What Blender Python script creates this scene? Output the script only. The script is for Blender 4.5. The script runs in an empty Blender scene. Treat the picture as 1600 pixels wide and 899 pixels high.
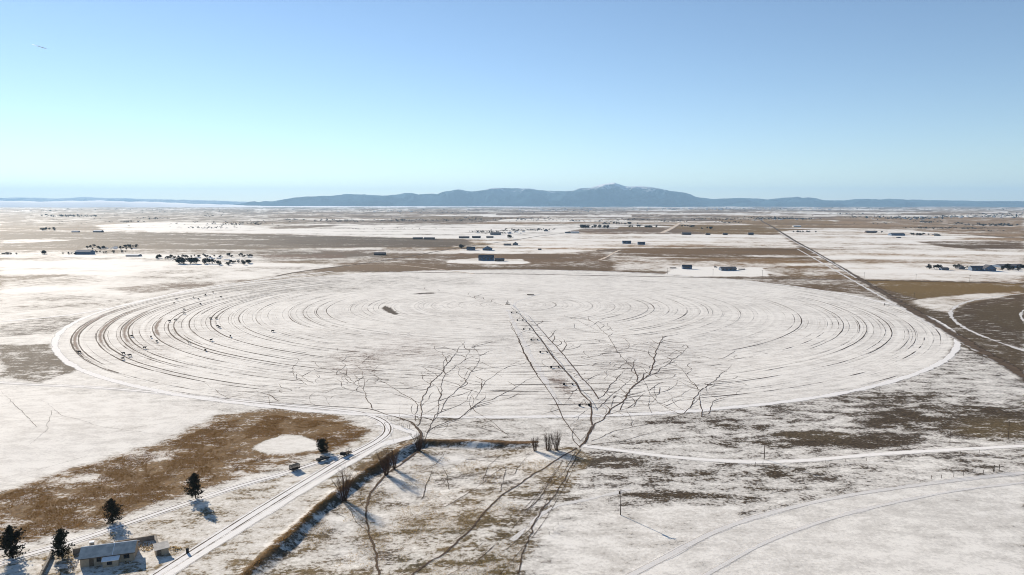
import bpy, bmesh, math, random
import numpy as np
from mathutils import Vector, Matrix

S = bpy.context.scene
COL = S.collection
R = math.radians
random.seed(7)
RNG = np.random.default_rng(11)

# ------------------------------------------------------------------ camera, sky, sun, exposure
F, YH, H = 1125.0, 318.5, 104.0            # focal length in px of the 1600 px wide photo, level line, drone height
PITCH = math.atan((449.5 - YH) / F)
cam = bpy.data.objects.new('camera', bpy.data.cameras.new('camera'))
COL.objects.link(cam)
cam.location = (0, 0, H)
cam.rotation_euler = (math.pi / 2 - PITCH, 0, 0)
cam.data.sensor_width = 36.0
cam.data.lens = 36.0 * F / 1600.0
cam.data.clip_start = 1.0
cam.data.clip_end = 200000.0
S.camera = cam

SUN_EL, SUN_AZ = R(21.0), R(-38.0)         # azimuth measured from +Y towards +X
SUNV = Vector((math.sin(SUN_AZ) * math.cos(SUN_EL), math.cos(SUN_AZ) * math.cos(SUN_EL), math.sin(SUN_EL)))
W = bpy.data.worlds.new('World')
S.world = W
W.use_nodes = True
wn = W.node_tree.nodes
sky = wn.new('ShaderNodeTexSky')
sky.sky_type = 'NISHITA'
sky.sun_disc = False
sky.sun_elevation = SUN_EL
sky.sun_rotation = SUN_AZ
sky.altitude = 2000.0
sky.air_density = 1.0
sky.dust_density = 0.03
sky.ozone_density = 1.8
bg = wn['Background']
bg.inputs['Strength'].default_value = 0.076
W.node_tree.links.new(sky.outputs[0], bg.inputs['Color'])

sun = bpy.data.objects.new('sun', bpy.data.lights.new('sun', 'SUN'))
COL.objects.link(sun)
sun.data.energy = 5.0
sun.data.angle = R(0.53)
sun.data.color = (1.0, 0.89, 0.75)
sun.rotation_euler = (-SUNV).to_track_quat('-Z', 'Y').to_euler()
sun.location = SUNV * 500

S.view_settings.view_transform = 'Standard'
S.view_settings.look = 'None'
S.view_settings.exposure = 0.84
S.view_settings.gamma = 1.0
S.render.engine = 'CYCLES'
S.cycles.use_denoising = True
S.cycles.volume_bounces = 0
S.cycles.filter_width = 1.0
S.cycles.max_bounces = 5
S.cycles.transparent_max_bounces = 24

# ------------------------------------------------------------------ small maths helpers
def ray(x, y):
    dx = (x - 800) / F
    dy = -(y - 449.5) / F
    return dx, math.cos(PITCH) + dy * math.sin(PITCH), -math.sin(PITCH) + dy * math.cos(PITCH)

def plane(x, y, z=0.0):
    a, b, c = ray(x, y)
    t = (z - H) / c
    return np.array([a * t, b * t])

def _hash(ix, iy, seed):
    n = (ix * 374761393 + iy * 668265263 + seed * 1442695041) & 0xFFFFFFFF
    n = ((n ^ (n >> 13)) * 1274126177) & 0xFFFFFFFF
    return ((n ^ (n >> 16)) & 0xFFFFFF) / float(0xFFFFFF)

def vnoise(x, y, seed=0):
    x = np.asarray(x, float); y = np.asarray(y, float)
    ix = np.floor(x).astype(np.int64); iy = np.floor(y).astype(np.int64)
    fx = x - ix; fy = y - iy
    fx = fx * fx * (3 - 2 * fx); fy = fy * fy * (3 - 2 * fy)
    a = _hash(ix, iy, seed); b = _hash(ix + 1, iy, seed); c = _hash(ix, iy + 1, seed); d = _hash(ix + 1, iy + 1, seed)
    return (a * (1 - fx) + b * fx) * (1 - fy) + (c * (1 - fx) + d * fx) * fy

def fbm(x, y, seed=0, octv=4, rough=0.5):
    s = 0; a = 1; t = 0
    for i in range(octv):
        s = s + a * vnoise(x * 2 ** i, y * 2 ** i, seed + i * 17); t += a; a *= rough
    return s / t

def sstep(a, b, x):
    t = np.clip((x - a) / (b - a), 0, 1)
    return t * t * (3 - 2 * t)

def seg_dist(X, Y, pts):
    """distance to a polyline, arc length of the foot point, and the side (+ right hand)"""
    best = np.full(X.shape, 1e12); arc = np.zeros(X.shape); side = np.zeros(X.shape)
    s0 = 0.0
    for (ax, ay), (bx, by) in zip(pts[:-1], pts[1:]):
        dx, dy = bx - ax, by - ay
        L2 = dx * dx + dy * dy; L = math.sqrt(L2)
        t = np.clip(((X - ax) * dx + (Y - ay) * dy) / L2, 0, 1)
        d = np.hypot(X - ax - t * dx, Y - ay - t * dy)
        cr = -(dx * (Y - ay) - dy * (X - ax))
        m = d < best
        best = np.where(m, d, best); arc = np.where(m, s0 + t * L, arc); side = np.where(m, np.sign(cr), side)
        s0 += L
    return best, arc, side, s0

CREST = [plane(*p) for p in ((330, 960), (385, 893), (440, 843), (500, 787), (545, 752), (600, 716), (645, 692), (662, 688), (720, 690), (780, 692), (840, 694), (905, 697))]

def hgt(X, Y):
    X = np.asarray(X, float); Y = np.asarray(Y, float)
    d = np.hypot(X, Y)
    h = (fbm(X / 90, Y / 90, 3, 2) - 0.5) * 1.1 * (1 - sstep(500, 900, d))
    h = h + (fbm(X / 900, Y / 900, 8, 2) - 0.5) * 26 * sstep(1500, 4000, d)
    near = (X > -190) & (X < 130) & (Y > 120) & (Y < 345)
    if not np.any(near): return h
    if X.ndim == 0: return h + bank(X, Y)
    h = np.array(h); h[near] += bank(X[near], Y[near])
    return h

def bank(X, Y):
    sd, arc, side, tot = seg_dist(X, Y, CREST)
    sd = np.maximum(sd + (fbm(X / 7, Y / 7, 91, 3) - .5) * 2.6, 0)
    dep = 1.6 - 0.1 * sstep(120, 190, arc)
    dep = dep * (1 - sstep(tot - 45, tot - 2, arc)) * sstep(0, 40, arc)
    prof = sstep(0.4, 5.2, sd) * (1 - sstep(16, 75, sd))
    h = -np.where(side > 0, dep * prof, 0)
    h = h + 0.35 * np.exp(-(sd / 1.6) ** 2) * (1 - sstep(tot - 45, tot - 2, arc))
    return h

def G(x, y):
    """the point of the ground seen at photo position x, y"""
    z = 0.0
    for _ in range(10 if y > 640 else 3):
        p = plane(x, y, z)
        z = 0.5 * z + 0.5 * float(hgt(p[0], p[1]))
    return np.array([p[0], p[1]])

def G3(x, y, dz=0.0):
    p = G(x, y)
    return Vector((p[0], p[1], float(hgt(p[0], p[1])) + dz))

def pxm(x, y):
    """metres per photo pixel at the ground point x, y"""
    p = G(x, y)
    return (p[1] * math.cos(PITCH) + H * math.sin(PITCH)) / F

# ------------------------------------------------------------------ materials
def new_mat(name):
    m = bpy.data.materials.new(name); m.use_nodes = True
    nt = m.node_tree
    return m, nt.nodes, nt.links, nt.nodes['Principled BSDF'], nt.nodes['Material Output']

def node(N, t, **kw):
    n = N.new(t)
    for k, v in kw.items(): setattr(n, k, v)
    return n

def math_n(N, L, op, a, b=None, clamp=False):
    n = N.new('ShaderNodeMath'); n.operation = op; n.use_clamp = clamp
    for i, v in enumerate((a, b)):
        if v is None: continue
        if hasattr(v, 'links') or hasattr(v, 'is_linked'): L.new(v, n.inputs[i])
        else: n.inputs[i].default_value = v
    return n.outputs[0]

def mix_c(N, L, f, a, b):
    n = N.new('ShaderNodeMix'); n.data_type = 'RGBA'
    for s, v in ((n.inputs[0], f), (n.inputs[6], a), (n.inputs[7], b)):
        if hasattr(v, 'is_linked'): L.new(v, s)
        else: s.default_value = v
    return n.outputs[2]

def maprange(N, L, v, a, b, c=0.0, d=1.0, smooth=True):
    n = N.new('ShaderNodeMapRange')
    n.interpolation_type = 'SMOOTHSTEP' if smooth else 'LINEAR'
    L.new(v, n.inputs[0])
    for i, q in ((1, a), (2, b), (3, c), (4, d)):
        if hasattr(q, 'is_linked'): L.new(q, n.inputs[i])
        else: n.inputs[i].default_value = q
    return n.outputs[0]

def noise_n(N, L, vec, scale, detail=4, rough=0.55, dim='3D'):
    n = N.new('ShaderNodeTexNoise'); n.noise_dimensions = dim
    n.inputs['Scale'].default_value = scale; n.inputs['Detail'].default_value = detail; n.inputs['Roughness'].default_value = rough
    if vec is not None: L.new(vec, n.inputs['Vector'])
    return n.outputs[0]

def simple(name, col, rough=0.7, var=0.25, scale=1.5, metal=0.0, bump=0.0, spec=0.3):
    m, N, L, B, O = new_mat(name)
    g = N.new('ShaderNodeNewGeometry')
    n = noise_n(N, L, g.outputs['Position'], scale, 4)
    f = maprange(N, L, n, 0.3, 0.7)
    c = mix_c(N, L, f, tuple(v * (1 - var) for v in col) + (1,), tuple(min(1, v * (1 + var)) for v in col) + (1,))
    L.new(c, B.inputs['Base Color'])
    B.inputs['Roughness'].default_value = rough; B.inputs['Metallic'].default_value = metal
    B.inputs['Specular IOR Level'].default_value = spec
    if bump:
        b = N.new('ShaderNodeBump'); b.inputs['Strength'].default_value = bump; b.inputs['Distance'].default_value = 0.05
        L.new(n, b.inputs['Height']); L.new(b.outputs[0], B.inputs['Normal'])
    return m

SNOW = (0.78, 0.75, 0.695, 1)

def snow_shading(N, L, B, pos):
    """fine relief of wind-packed snow and stubble"""
    n1 = noise_n(N, L, pos, 0.9, 5, 0.65)
    b = N.new('ShaderNodeBump'); b.inputs['Strength'].default_value = 0.35; b.inputs['Distance'].default_value = 0.25
    L.new(n1, b.inputs['Height']); L.new(b.outputs[0], B.inputs['Normal'])
    B.inputs['Roughness'].default_value = 0.85
    B.inputs['Specular IOR Level'].default_value = 0.05
    return n1

PIV = np.array([-4.5, 740.0])
RIMR = 396.0

def ground_material():
    m, N, L, B, O = new_mat('snowy_prairie')
    g = N.new('ShaderNodeNewGeometry'); pos = g.outputs['Position']
    at = node(N, 'ShaderNodeAttribute', attribute_name='bare').outputs['Fac']
    tint = node(N, 'ShaderNodeAttribute', attribute_name='tint').outputs['Color']
    field = node(N, 'ShaderNodeAttribute', attribute_name='rows').outputs['Fac']
    # patchy cover: broad drifts, clumps, tufts
    big = noise_n(N, L, pos, 0.02, 3, 0.5)
    mp = N.new('ShaderNodeMapping'); mp.inputs['Scale'].default_value = (0.55, 1.0, 1.0); mp.inputs['Rotation'].default_value = (0, 0, R(-14))
    L.new(pos, mp.inputs['Vector'])
    mid = noise_n(N, L, mp.outputs[0], 0.16, 6, 0.68)
    fine = noise_n(N, L, pos, 0.75, 3, 0.7)
    v = math_n(N, L, 'MULTIPLY', math_n(N, L, 'SUBTRACT', mid, 0.5), 2.0)
    v = math_n(N, L, 'ADD', v, math_n(N, L, 'MULTIPLY', math_n(N, L, 'SUBTRACT', big, 0.5), 0.7))
    v = math_n(N, L, 'ADD', v, math_n(N, L, 'MULTIPLY', math_n(N, L, 'SUBTRACT', fine, 0.5), 1.1))
    # drill rows of the round field
    sub = node(N, 'ShaderNodeVectorMath', operation='SUBTRACT'); sub.inputs[1].default_value = (PIV[0], PIV[1], 0); L.new(pos, sub.inputs[0])
    sep = N.new('ShaderNodeSeparateXYZ'); L.new(sub.outputs[0], sep.inputs[0])
    cmb = N.new('ShaderNodeCombineXYZ'); L.new(sep.outputs[0], cmb.inputs[0]); L.new(sep.outputs[1], cmb.inputs[1])
    ln = node(N, 'ShaderNodeVectorMath', operation='LENGTH'); L.new(cmb.outputs[0], ln.inputs[0]); rad = ln.outputs['Value']
    c1 = N.new('ShaderNodeCombineXYZ'); L.new(rad, c1.inputs[0])
    r1 = noise_n(N, L, c1.outputs[0], 0.30, 2, 0.7)          # concentric streaks of uneven width
    r2 = noise_n(N, L, c1.outputs[0], 0.11, 1, 0.5)
    rows = math_n(N, L, 'ADD', math_n(N, L, 'MULTIPLY', math_n(N, L, 'SUBTRACT', r1, 0.5), 2.2), math_n(N, L, 'MULTIPLY', math_n(N, L, 'SUBTRACT', r2, 0.5), 0.6))
    rows = math_n(N, L, 'MULTIPLY', rows, field)
    tot = math_n(N, L, 'ADD', math_n(N, L, 'ADD', at, math_n(N, L, 'MULTIPLY', v, maprange(N, L, at, 0.0, 0.32, 0.62, 1.25))), rows)
    bare = maprange(N, L, tot, 0.30, 0.74)
    grass_v = noise_n(N, L, pos, 0.5, 5, 0.75)
    gcol = mix_c(N, L, maprange(N, L, grass_v, 0.36, 0.66), tint, (0, 0, 0, 1))
    gcol = mix_c(N, L, 0.5, gcol, tint)
    straw = mix_c(N, L, maprange(N, L, noise_n(N, L, pos, 1.3, 3, 0.6), 0.56, 0.74), gcol, (0.34, 0.25, 0.14, 1))
    gcol = mix_c(N, L, 0.6, gcol, straw)
    thin = mix_c(N, L, maprange(N, L, tot, -0.15, 0.36), SNOW, mix_c(N, L, 0.34, SNOW, tint))
    speck = maprange(N, L, noise_n(N, L, pos, 1.6, 3, 0.7), 0.60, 0.76)
    thin = mix_c(N, L, math_n(N, L, 'MULTIPLY', speck, 0.6), thin, tint)
    col = mix_c(N, L, bare, thin, gcol)
    L.new(col, B.inputs['Base Color'])
    snow_shading(N, L, B, pos)
    bn = [n for n in N if n.type == 'BUMP'][0]
    gh = math_n(N, L, 'MULTIPLY', bare, math_n(N, L, 'MULTIPLY', fine, 1.6))
    tmp = bn.inputs['Height'].links[0].from_socket
    L.new(math_n(N, L, 'ADD', tmp, gh), bn.inputs['Height'])
    return m

def trail_material(name, col, snowmix=0.0, thr=0.55, soft=0.35, nscale=0.6):
    m, N, L, B, O = new_mat(name)
    g = N.new('ShaderNodeNewGeometry'); pos = g.outputs['Position']
    ac = node(N, 'ShaderNodeAttribute', attribute_name='across').outputs['Fac']
    st = node(N, 'ShaderNodeAttribute', attribute_name='wear').outputs['Fac']
    a = math_n(N, L, 'ABSOLUTE', ac)
    n1 = noise_n(N, L, pos, nscale, 4, 0.65)
    n2 = noise_n(N, L, pos, nscale * 0.15, 3, 0.6)
    e = math_n(N, L, 'ADD', math_n(N, L, 'SUBTRACT', 1.0, a), math_n(N, L, 'MULTIPLY', math_n(N, L, 'SUBTRACT', n1, 0.5), 1.3))
    e = math_n(N, L, 'ADD', e, math_n(N, L, 'MULTIPLY', math_n(N, L, 'SUBTRACT', n2, 0.5), 1.0))
    e = math_n(N, L, 'ADD', e, math_n(N, L, 'SUBTRACT', st, 1.0))
    al = maprange(N, L, e, thr - soft, thr + soft)
    al = math_n(N, L, 'MULTIPLY', al, maprange(N, L, a, 1.0, 0.8))
    c = mix_c(N, L, maprange(N, L, n1, 0.35, 0.7), tuple(col) + (1,), tuple(v * 1.7 for v in col) + (1,))
    L.new(c, B.inputs['Base Color'])
    B.inputs['Roughness'].default_value = 0.95; B.inputs['Specular IOR Level'].default_value = 0.1
    L.new(al, B.inputs['Alpha'])
    return m

def road_material(name, col, rut=(0.10, 0.08, 0.06), rutw=0.10, rutpos=0.42, ruts=1.0, ragged=0.0, fade=1.0):
    """packed snow lane with two wheel ruts"""
    m, N, L, B, O = new_mat(name)
    g = N.new('ShaderNodeNewGeometry'); pos = g.outputs['Position']
    ac = node(N, 'ShaderNodeAttribute', attribute_name='across').outputs['Fac']
    a = math_n(N, L, 'ABSOLUTE', ac)
    n1 = noise_n(N, L, pos, 0.5, 4, 0.6); n2 = noise_n(N, L, pos, 0.07, 3, 0.6)
    d = math_n(N, L, 'ABSOLUTE', math_n(N, L, 'SUBTRACT', a, rutpos))
    w = math_n(N, L, 'ADD', math_n(N, L, 'MULTIPLY', n2, rutw * 1.6), math_n(N, L, 'MULTIPLY', math_n(N, L, 'SUBTRACT', n1, 0.5), rutw))
    r = maprange(N, L, math_n(N, L, 'SUBTRACT', d, w), 0.03, -0.03)
    r = math_n(N, L, 'MULTIPLY', r, ruts)
    base = mix_c(N, L, maprange(N, L, n1, 0.55, 0.75), tuple(col) + (1,), tuple(v * 0.86 for v in col) + (1,))
    c = mix_c(N, L, r, base, tuple(rut) + (1,))
    L.new(c, B.inputs['Base Color'])
    snow_shading(N, L, B, pos)
    e = math_n(N, L, 'ADD', a, math_n(N, L, 'MULTIPLY', math_n(N, L, 'SUBTRACT', n1, 0.5), 0.5))
    e = math_n(N, L, 'ADD', e, math_n(N, L, 'MULTIPLY', math_n(N, L, 'SUBTRACT', n2, 0.45), 1.6 * ragged))
    al = maprange(N, L, e, 0.98, 0.62)
    al = math_n(N, L, 'MULTIPLY', al, fade)
    L.new(math_n(N, L, 'MULTIPLY', al, maprange(N, L, a, 1.0, 0.9)), B.inputs['Alpha'])
    return m

M = {}
M['ground'] = ground_material()
M['trail'] = trail_material('cattle_trail_dirt', (0.062, 0.041, 0.028), thr=.6, soft=.45)
M['rut'] = trail_material('field_rut_soil', (0.055, 0.038, 0.028), thr=0.6, nscale=0.35)
M['stubble'] = trail_material('bare_stubble', (0.20, 0.15, 0.12), thr=0.75, soft=0.5, nscale=0.4)
M['lane'] = road_material('packed_snow_lane', (0.77, 0.75, 0.725), ragged=.25)
M['track'] = road_material('packed_snow_track', (0.77, 0.75, 0.725), rut=(0.30, 0.27, 0.24), rutw=0.06, rutpos=0.6, ragged=1.0, fade=.75)
M['soft_rim'] = road_material('wind_blown_verge', (0.775, 0.755, 0.73), ruts=0.0, ragged=2.0, fade=.75)
M['pale_track'] = road_material('bright_snow_track', (0.80, 0.775, 0.74), rut=(0.40, 0.36, 0.31), rutw=0.05, rutpos=0.6, ragged=.4)
M['rim'] = road_material('pivot_rim_snow', (0.775, 0.755, 0.73), ruts=0.0, ragged=1.0)
M['dirt_road'] = trail_material('county_road_dirt', (0.072, 0.050, 0.033), thr=0.42, soft=0.35, nscale=0.12)
M['tan_road'] = trail_material('gravel_road', (0.42, 0.35, 0.28), thr=0.3, soft=0.3, nscale=0.1)

# ------------------------------------------------------------------ mesh helpers
class MB:
    def __init__(s): s.v = []; s.f = []; s.m = []
    def add(s, vs, fs, mi=0):
        o = len(s.v); s.v += [tuple(p) for p in vs]; s.f += [tuple(o + i for i in f) for f in fs]; s.m += [mi] * len(fs); return s
    def box(s, x0, x1, y0, y1, z0, z1, mi=0):
        return s.add([(x0, y0, z0), (x1, y0, z0), (x1, y1, z0), (x0, y1, z0), (x0, y0, z1), (x1, y0, z1), (x1, y1, z1), (x0, y1, z1)],
                     [(3, 2, 1, 0), (4, 5, 6, 7), (0, 1, 5, 4), (1, 2, 6, 5), (2, 3, 7, 6), (3, 0, 4, 7)], mi)
    def tube(s, pts, radii, n=6, mi=0, caps=True):
        pts = [Vector(p) for p in pts]
        if not hasattr(radii, '__len__'): radii = [radii] * len(pts)
        o = len(s.v)
        for i, p in enumerate(pts):
            d = (pts[min(i + 1, len(pts) - 1)] - pts[max(i - 1, 0)]).normalized()
            a = d.orthogonal().normalized(); b = d.cross(a)
            for k in range(n):
                t = 2 * math.pi * k / n
                s.v.append(tuple(p + (a * math.cos(t) + b * math.sin(t)) * radii[i]))
        for i in range(len(pts) - 1):
            for k in range(n):
                k2 = (k + 1) % n
                s.f.append((o + i * n + k, o + i * n + k2, o + (i + 1) * n + k2, o + (i + 1) * n + k)); s.m.append(mi)
        if caps:
            s.f.append(tuple(o + k for k in reversed(range(n)))); s.m.append(mi)
            e = o + (len(pts) - 1) * n
            s.f.append(tuple(e + k for k in range(n))); s.m.append(mi)
        return s
    def prism(s, prof, y0, y1, mi=0):
        """profile of (x, z) points extruded along y"""
        n = len(prof)
        vs = [(x, y0, z) for x, z in prof] + [(x, y1, z) for x, z in prof]
        fs = [tuple(range(n)), tuple(reversed(range(n, 2 * n)))] + [(i, i + n, (i + 1) % n + n, (i + 1) % n) for i in range(n)]
        return s.add(vs, fs, mi)
    def mesh(s, name, mats, smooth=False):
        me = bpy.data.meshes.new(name)
        me.from_pydata(s.v, [], s.f)
        if not isinstance(mats, (list, tuple)): mats = [mats]
        for q in mats: me.materials.append(q)
        if len(mats) > 1: me.polygons.foreach_set('material_index', s.m)
        if smooth: me.polygons.foreach_set('use_smooth', [True] * len(me.polygons))
        me.validate(); me.update()
        return me
    def build(s, name, mats, parent=None, smooth=False, loc=None, rz=0.0):
        return put(name, s.mesh(name, mats, smooth), parent, loc, rz)

def put(name, me, parent=None, loc=None, rz=0.0):
    o = bpy.data.objects.new(name, me); COL.objects.link(o)
    if parent is not None: o.parent = parent
    if loc is not None: o.location = loc
    if rz: o.rotation_euler = (0, 0, rz)
    return o

def thing(name, label, cat, loc, rz=0.0, group=None):
    o = bpy.data.objects.new(name, None); COL.objects.link(o)
    o.empty_display_size = 0.5
    o.location = loc; o.rotation_euler = (0, 0, rz)
    return tag(o, label, cat, group)

def tag(o, label=None, cat=None, group=None, kind=None):
    if label: o['label'] = label
    if cat: o['category'] = cat
    if group: o['group'] = group
    if kind: o['kind'] = kind
    return o

def copy_tree(o, parent=None):
    c = o.copy(); COL.objects.link(c)
    if parent is not None: c.parent = parent
    for ch in o.children: copy_tree(ch, c)
    return c

ORD = ['first', 'second', 'third', 'fourth', 'fifth', 'sixth', 'seventh', 'eighth', 'ninth', 'tenth', 'eleventh', 'twelfth', 'thirteenth', 'fourteenth', 'fifteenth', 'sixteenth', 'seventeenth', 'eighteenth', 'nineteenth', 'twentieth']
TENS = {2: 'twenty', 3: 'thirty', 4: 'forty', 5: 'fifty'}
def ordinal(i):
    if i < 20: return ORD[i]
    t, u = divmod(i + 1, 10)
    return TENS[t][:-1] + 'ieth' if u == 0 else TENS[t] + '-' + ORD[u - 1]

# ------------------------------------------------------------------ the ground
E1 = G(1600, 443) - G(700, 427.5); E1 /= np.hypot(*E1)
E2 = np.array([-E1[1], E1[0]])

GOLD = (0.180, 0.100, 0.034); GREY = (0.115, 0.096, 0.080); BROWN = (0.135, 0.098, 0.062); DARK = (0.075, 0.055, 0.036)
OLIVE = (0.165, 0.120, 0.055); TAN = (0.23, 0.175, 0.115); STRAW = (0.21, 0.155, 0.085)

def ground():
    fine = np.linspace(R(-41), R(41), 900)
    coarse = np.linspace(R(41), R(319), 48)[1:-1]
    ang = np.concatenate([fine, coarse])
    ys = np.concatenate([np.arange(320.9, 326, 0.35), np.arange(326, 372, 0.75), np.arange(372, 960, 1.15)])
    rr = np.array([plane(800, y)[1] for y in ys])[::-1]
    rr = rr[rr < 46000]
    rr = np.concatenate([[15, 40, 70, 100, 125, 145, 158], rr[rr > 165], [46000.0]])
    nr, na = len(rr), len(ang)
    A, Rr = np.meshgrid(ang, rr)
    X = (np.sin(A) * Rr).ravel(); Y = (np.cos(A) * Rr).ravel()
    Z = hgt(X, Y)
    X = np.append(X, 0); Y = np.append(Y, 0); Z = np.append(Z, float(hgt(0, 0)))
    D = np.hypot(X, Y)
    # ---- bare ground cover (0 deep snow, 1 no snow) and colour of what grows there
    bare = np.full(X.shape, 0.5); tint = np.tile(np.array(BROWN), (len(X), 1))
    # section fields of the far plain, laid out on the survey grid
    gx = X * E1[0] + Y * E1[1] + 160; gy = X * E2[0] + Y * E2[1] - 1130
    for lvl, (sx, sy) in enumerate(((1600, 800), (800, 400))):
        jx = gx + (fbm(gx / 5000, gy / 5000, 50) - .5) * 300
        ix = np.floor(jx / sx).astype(np.int64); iy = np.floor(gy / sy).astype(np.int64)
        if lvl == 0: h1 = _hash(ix, iy, 5); h2 = _hash(ix, iy, 9)
        else:
            sel = _hash(np.floor(jx / 1600).astype(np.int64), np.floor(gy / 800).astype(np.int64), 31) > 0.45
            h1 = np.where(sel, _hash(ix, iy, 6), h1); h2 = np.where(sel, _hash(ix, iy, 10), h2)
    bare = np.where(h1 < 0.30, 0.10 + 0.25 * h2, np.where(h1 < 0.5, 0.5, 0.75 + 0.25 * h2))
    cols = np.array([BROWN, TAN, GREY, OLIVE, TAN]); k = np.minimum((h2 * 5).astype(int), 4)
    tint = cols[k].astype(float)
    az = np.arctan2(X, Y)
    leftness = sstep(R(2), R(-22), az)[:, None]
    tint = tint * (1 - 0.65 * leftness) + np.array(GREY) * 0.65 * leftness
    far_tan = sstep(2500, 7000, D)[:, None]
    tint = tint * (1 - 0.5 * far_tan) + np.array((0.20, 0.16, 0.125)) * 0.5 * far_tan
    bare = bare + (fbm(X / 400, Y / 220, 20, 4) - 0.5) * 0.5

    near = 1 - sstep(800, 1200, D)
    bare = bare * (1 - near) + 0.22 * near
    tint = tint * (1 - near[:, None]) + np.array((0.12, 0.095, 0.07)) * near[:, None]
    wx = X + (fbm(X / 25, Y / 25, 41, 3) - .5) * 2 * np.clip(D * 0.012, 1.5, 14)
    wy = Y + (fbm(X / 25, Y / 25, 42, 3) - .5) * 2 * np.clip(D * 0.012, 1.5, 14)

    def poly(px, v, t=None, soft=None, warp=1.0, amt=1.0):
        nonlocal bare, tint
        P = np.array([G(*p) for p in px])
        s = soft if soft is not None else np.clip(np.hypot(*P.mean(0)) * 0.006, 1.0, 30)
        lo = P.min(0) - 40 - s; hi = P.max(0) + 40 + s
        idx = np.where((X > lo[0]) & (X < hi[0]) & (Y > lo[1]) & (Y < hi[1]))[0]
        x = X[idx] + (wx[idx] - X[idx]) * warp; y = Y[idx] + (wy[idx] - Y[idx]) * warp
        ins = np.zeros(len(idx), bool); dist = np.full(len(idx), 1e9)
        for (ax, ay), (bx, by) in zip(P, np.roll(P, -1, 0)):
            c = ((ay > y) != (by > y)) & (x < (bx - ax) * (y - ay) / (by - ay + 1e-12) + ax)
            ins ^= c
            dx, dy = bx - ax, by - ay
            tt = np.clip(((x - ax) * dx + (y - ay) * dy) / (dx * dx + dy * dy + 1e-9), 0, 1)
            dist = np.minimum(dist, np.hypot(x - ax - tt * dx, y - ay - tt * dy))
        m = sstep(-s, s, np.where(ins, dist, -dist)) * amt
        bare[idx] = bare[idx] * (1 - m) + v * m
        if t is not None: tint[idx] = tint[idx] * (1 - m[:, None]) + np.array(t) * m[:, None]

    def line(px, w, v, t=None, soft=None, amt=1.0):
        nonlocal bare, tint
        P = [G(*p) for p in px]
        s = soft if soft is not None else w
        d, _, _, _ = seg_dist(wx, wy, P)
        m = (1 - sstep(w, w + s, d)) * amt
        bare = bare * (1 - m) + v * m
        if t is not None: tint = tint * (1 - m[:, None]) + np.array(t) * m[:, None]

    def blob(x, y, rx, ry, v, t=None, amt=1.0):
        poly([(x + rx * math.cos(q), y + ry * math.sin(q)) for q in np.linspace(0, 2 * math.pi, 14, endpoint=False)], v, t, soft=max(2.0, ry * pxm(x, y) * 2.0), amt=amt)

    # far and middle plain, back to front
    poly([(0, 331), (200, 329), (420, 329), (420, 346), (150, 351), (0, 350)], 0.62, (0.15, 0.135, 0.125))
    poly([(0, 349), (150, 351), (170, 360), (0, 366)], 0.8, GREY)
    poly([(0, 372), (130, 368), (130, 377), (0, 381)], 0.25, GREY)
    poly([(150, 353), (260, 347), (370, 351), (420, 358), (560, 353), (700, 352), (905, 351), (905, 372), (760, 375), (600, 370), (440, 367), (300, 362), (160, 362)], -0.05, GREY)
    poly([(420, 355), (520, 352), (520, 355.5), (430, 358.5)], 0.8, GREY)
    poly([(0, 364), (160, 362), (440, 367), (600, 371), (735, 375), (735, 384), (560, 387), (420, 388), (300, 391), (180, 389), (0, 395)], 0.92, (0.098, 0.084, 0.070), warp=.6)
    poly([(420, 376), (560, 374), (720, 379), (705, 387), (500, 386)], 0.98, (0.078, 0.064, 0.052), warp=.6)
    poly([(0, 376), (70, 373), (120, 375), (60, 379), (0, 381)], 0.15, GREY)
    poly([(0, 391), (300, 390), (430, 390), (600, 388), (600, 402), (420, 409), (0, 403)], 0.32, GREY, warp=.5)
    poly([(400, 399), (540, 397), (540, 403), (420, 406)], 0.75, (0.13, 0.09, 0.07))
    poly([(500, 392), (640, 390), (640, 395), (520, 398)], 0.7, (0.13, 0.10, 0.08))
    poly([(600, 388), (760, 388), (960, 394), (960, 426), (520, 425), (520, 412), (600, 402)], 0.60, BROWN)
    poly([(700, 397), (760, 394), (950, 396), (945, 408), (800, 412)], 0.88, (0.16, 0.115, 0.075))
    poly([(500, 414), (700, 408), (960, 412), (1000, 420), (960, 427), (600, 424), (430, 427)], 0.80, BROWN)
    poly([(640, 393), (740, 389), (900, 392), (900, 397), (760, 396)], 0.30, TAN)
    poly([(755, 375), (900, 366), (960, 366), (1090, 366), (1220, 367), (1255, 389), (1100, 388), (960, 389), (860, 396), (770, 390)], 0.12, TAN)
    poly([(905, 359), (1110, 356), (1110, 366), (960, 366), (880, 364)], 0.85, (0.15, 0.115, 0.085))
    poly([(1030, 352), (1190, 352), (1218, 366), (1110, 366), (1060, 358)], 0.95, OLIVE, warp=.4)
    poly([(1085, 340), (1180, 341), (1290, 342), (1320, 356), (1210, 357), (1180, 352)], 0.92, STRAW, warp=.5)
    poly([(1300, 338), (1600, 340), (1600, 372), (1450, 362), (1320, 356)], 0.85, TAN, warp=.5)
    poly([(1215, 362), (1300, 357), (1400, 358), (1600, 374), (1600, 441), (1346, 436), (1290, 405)], 0.10, TAN, warp=.3)
    poly([(1425, 377), (1600, 376), (1600, 389), (1520, 390), (1470, 385)], 0.90, (0.14, 0.105, 0.07), warp=.5)
    poly([(1500, 371), (1600, 372), (1600, 376), (1500, 375)], 0.8, TAN)
    poly([(975, 388), (1255, 389), (1282, 405), (1100, 403), (960, 400)], 0.95, (0.13, 0.093, 0.055), warp=.4)
    poly([(960, 402), (1282, 406), (1330, 430), (1210, 432), (1190, 419), (1060, 418), (960, 424)], 0.36, (0.19, 0.14, 0.09))
    poly([(1110, 405), (1240, 404), (1270, 414), (1130, 413)], 0.6, (0.20, 0.145, 0.085))
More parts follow.
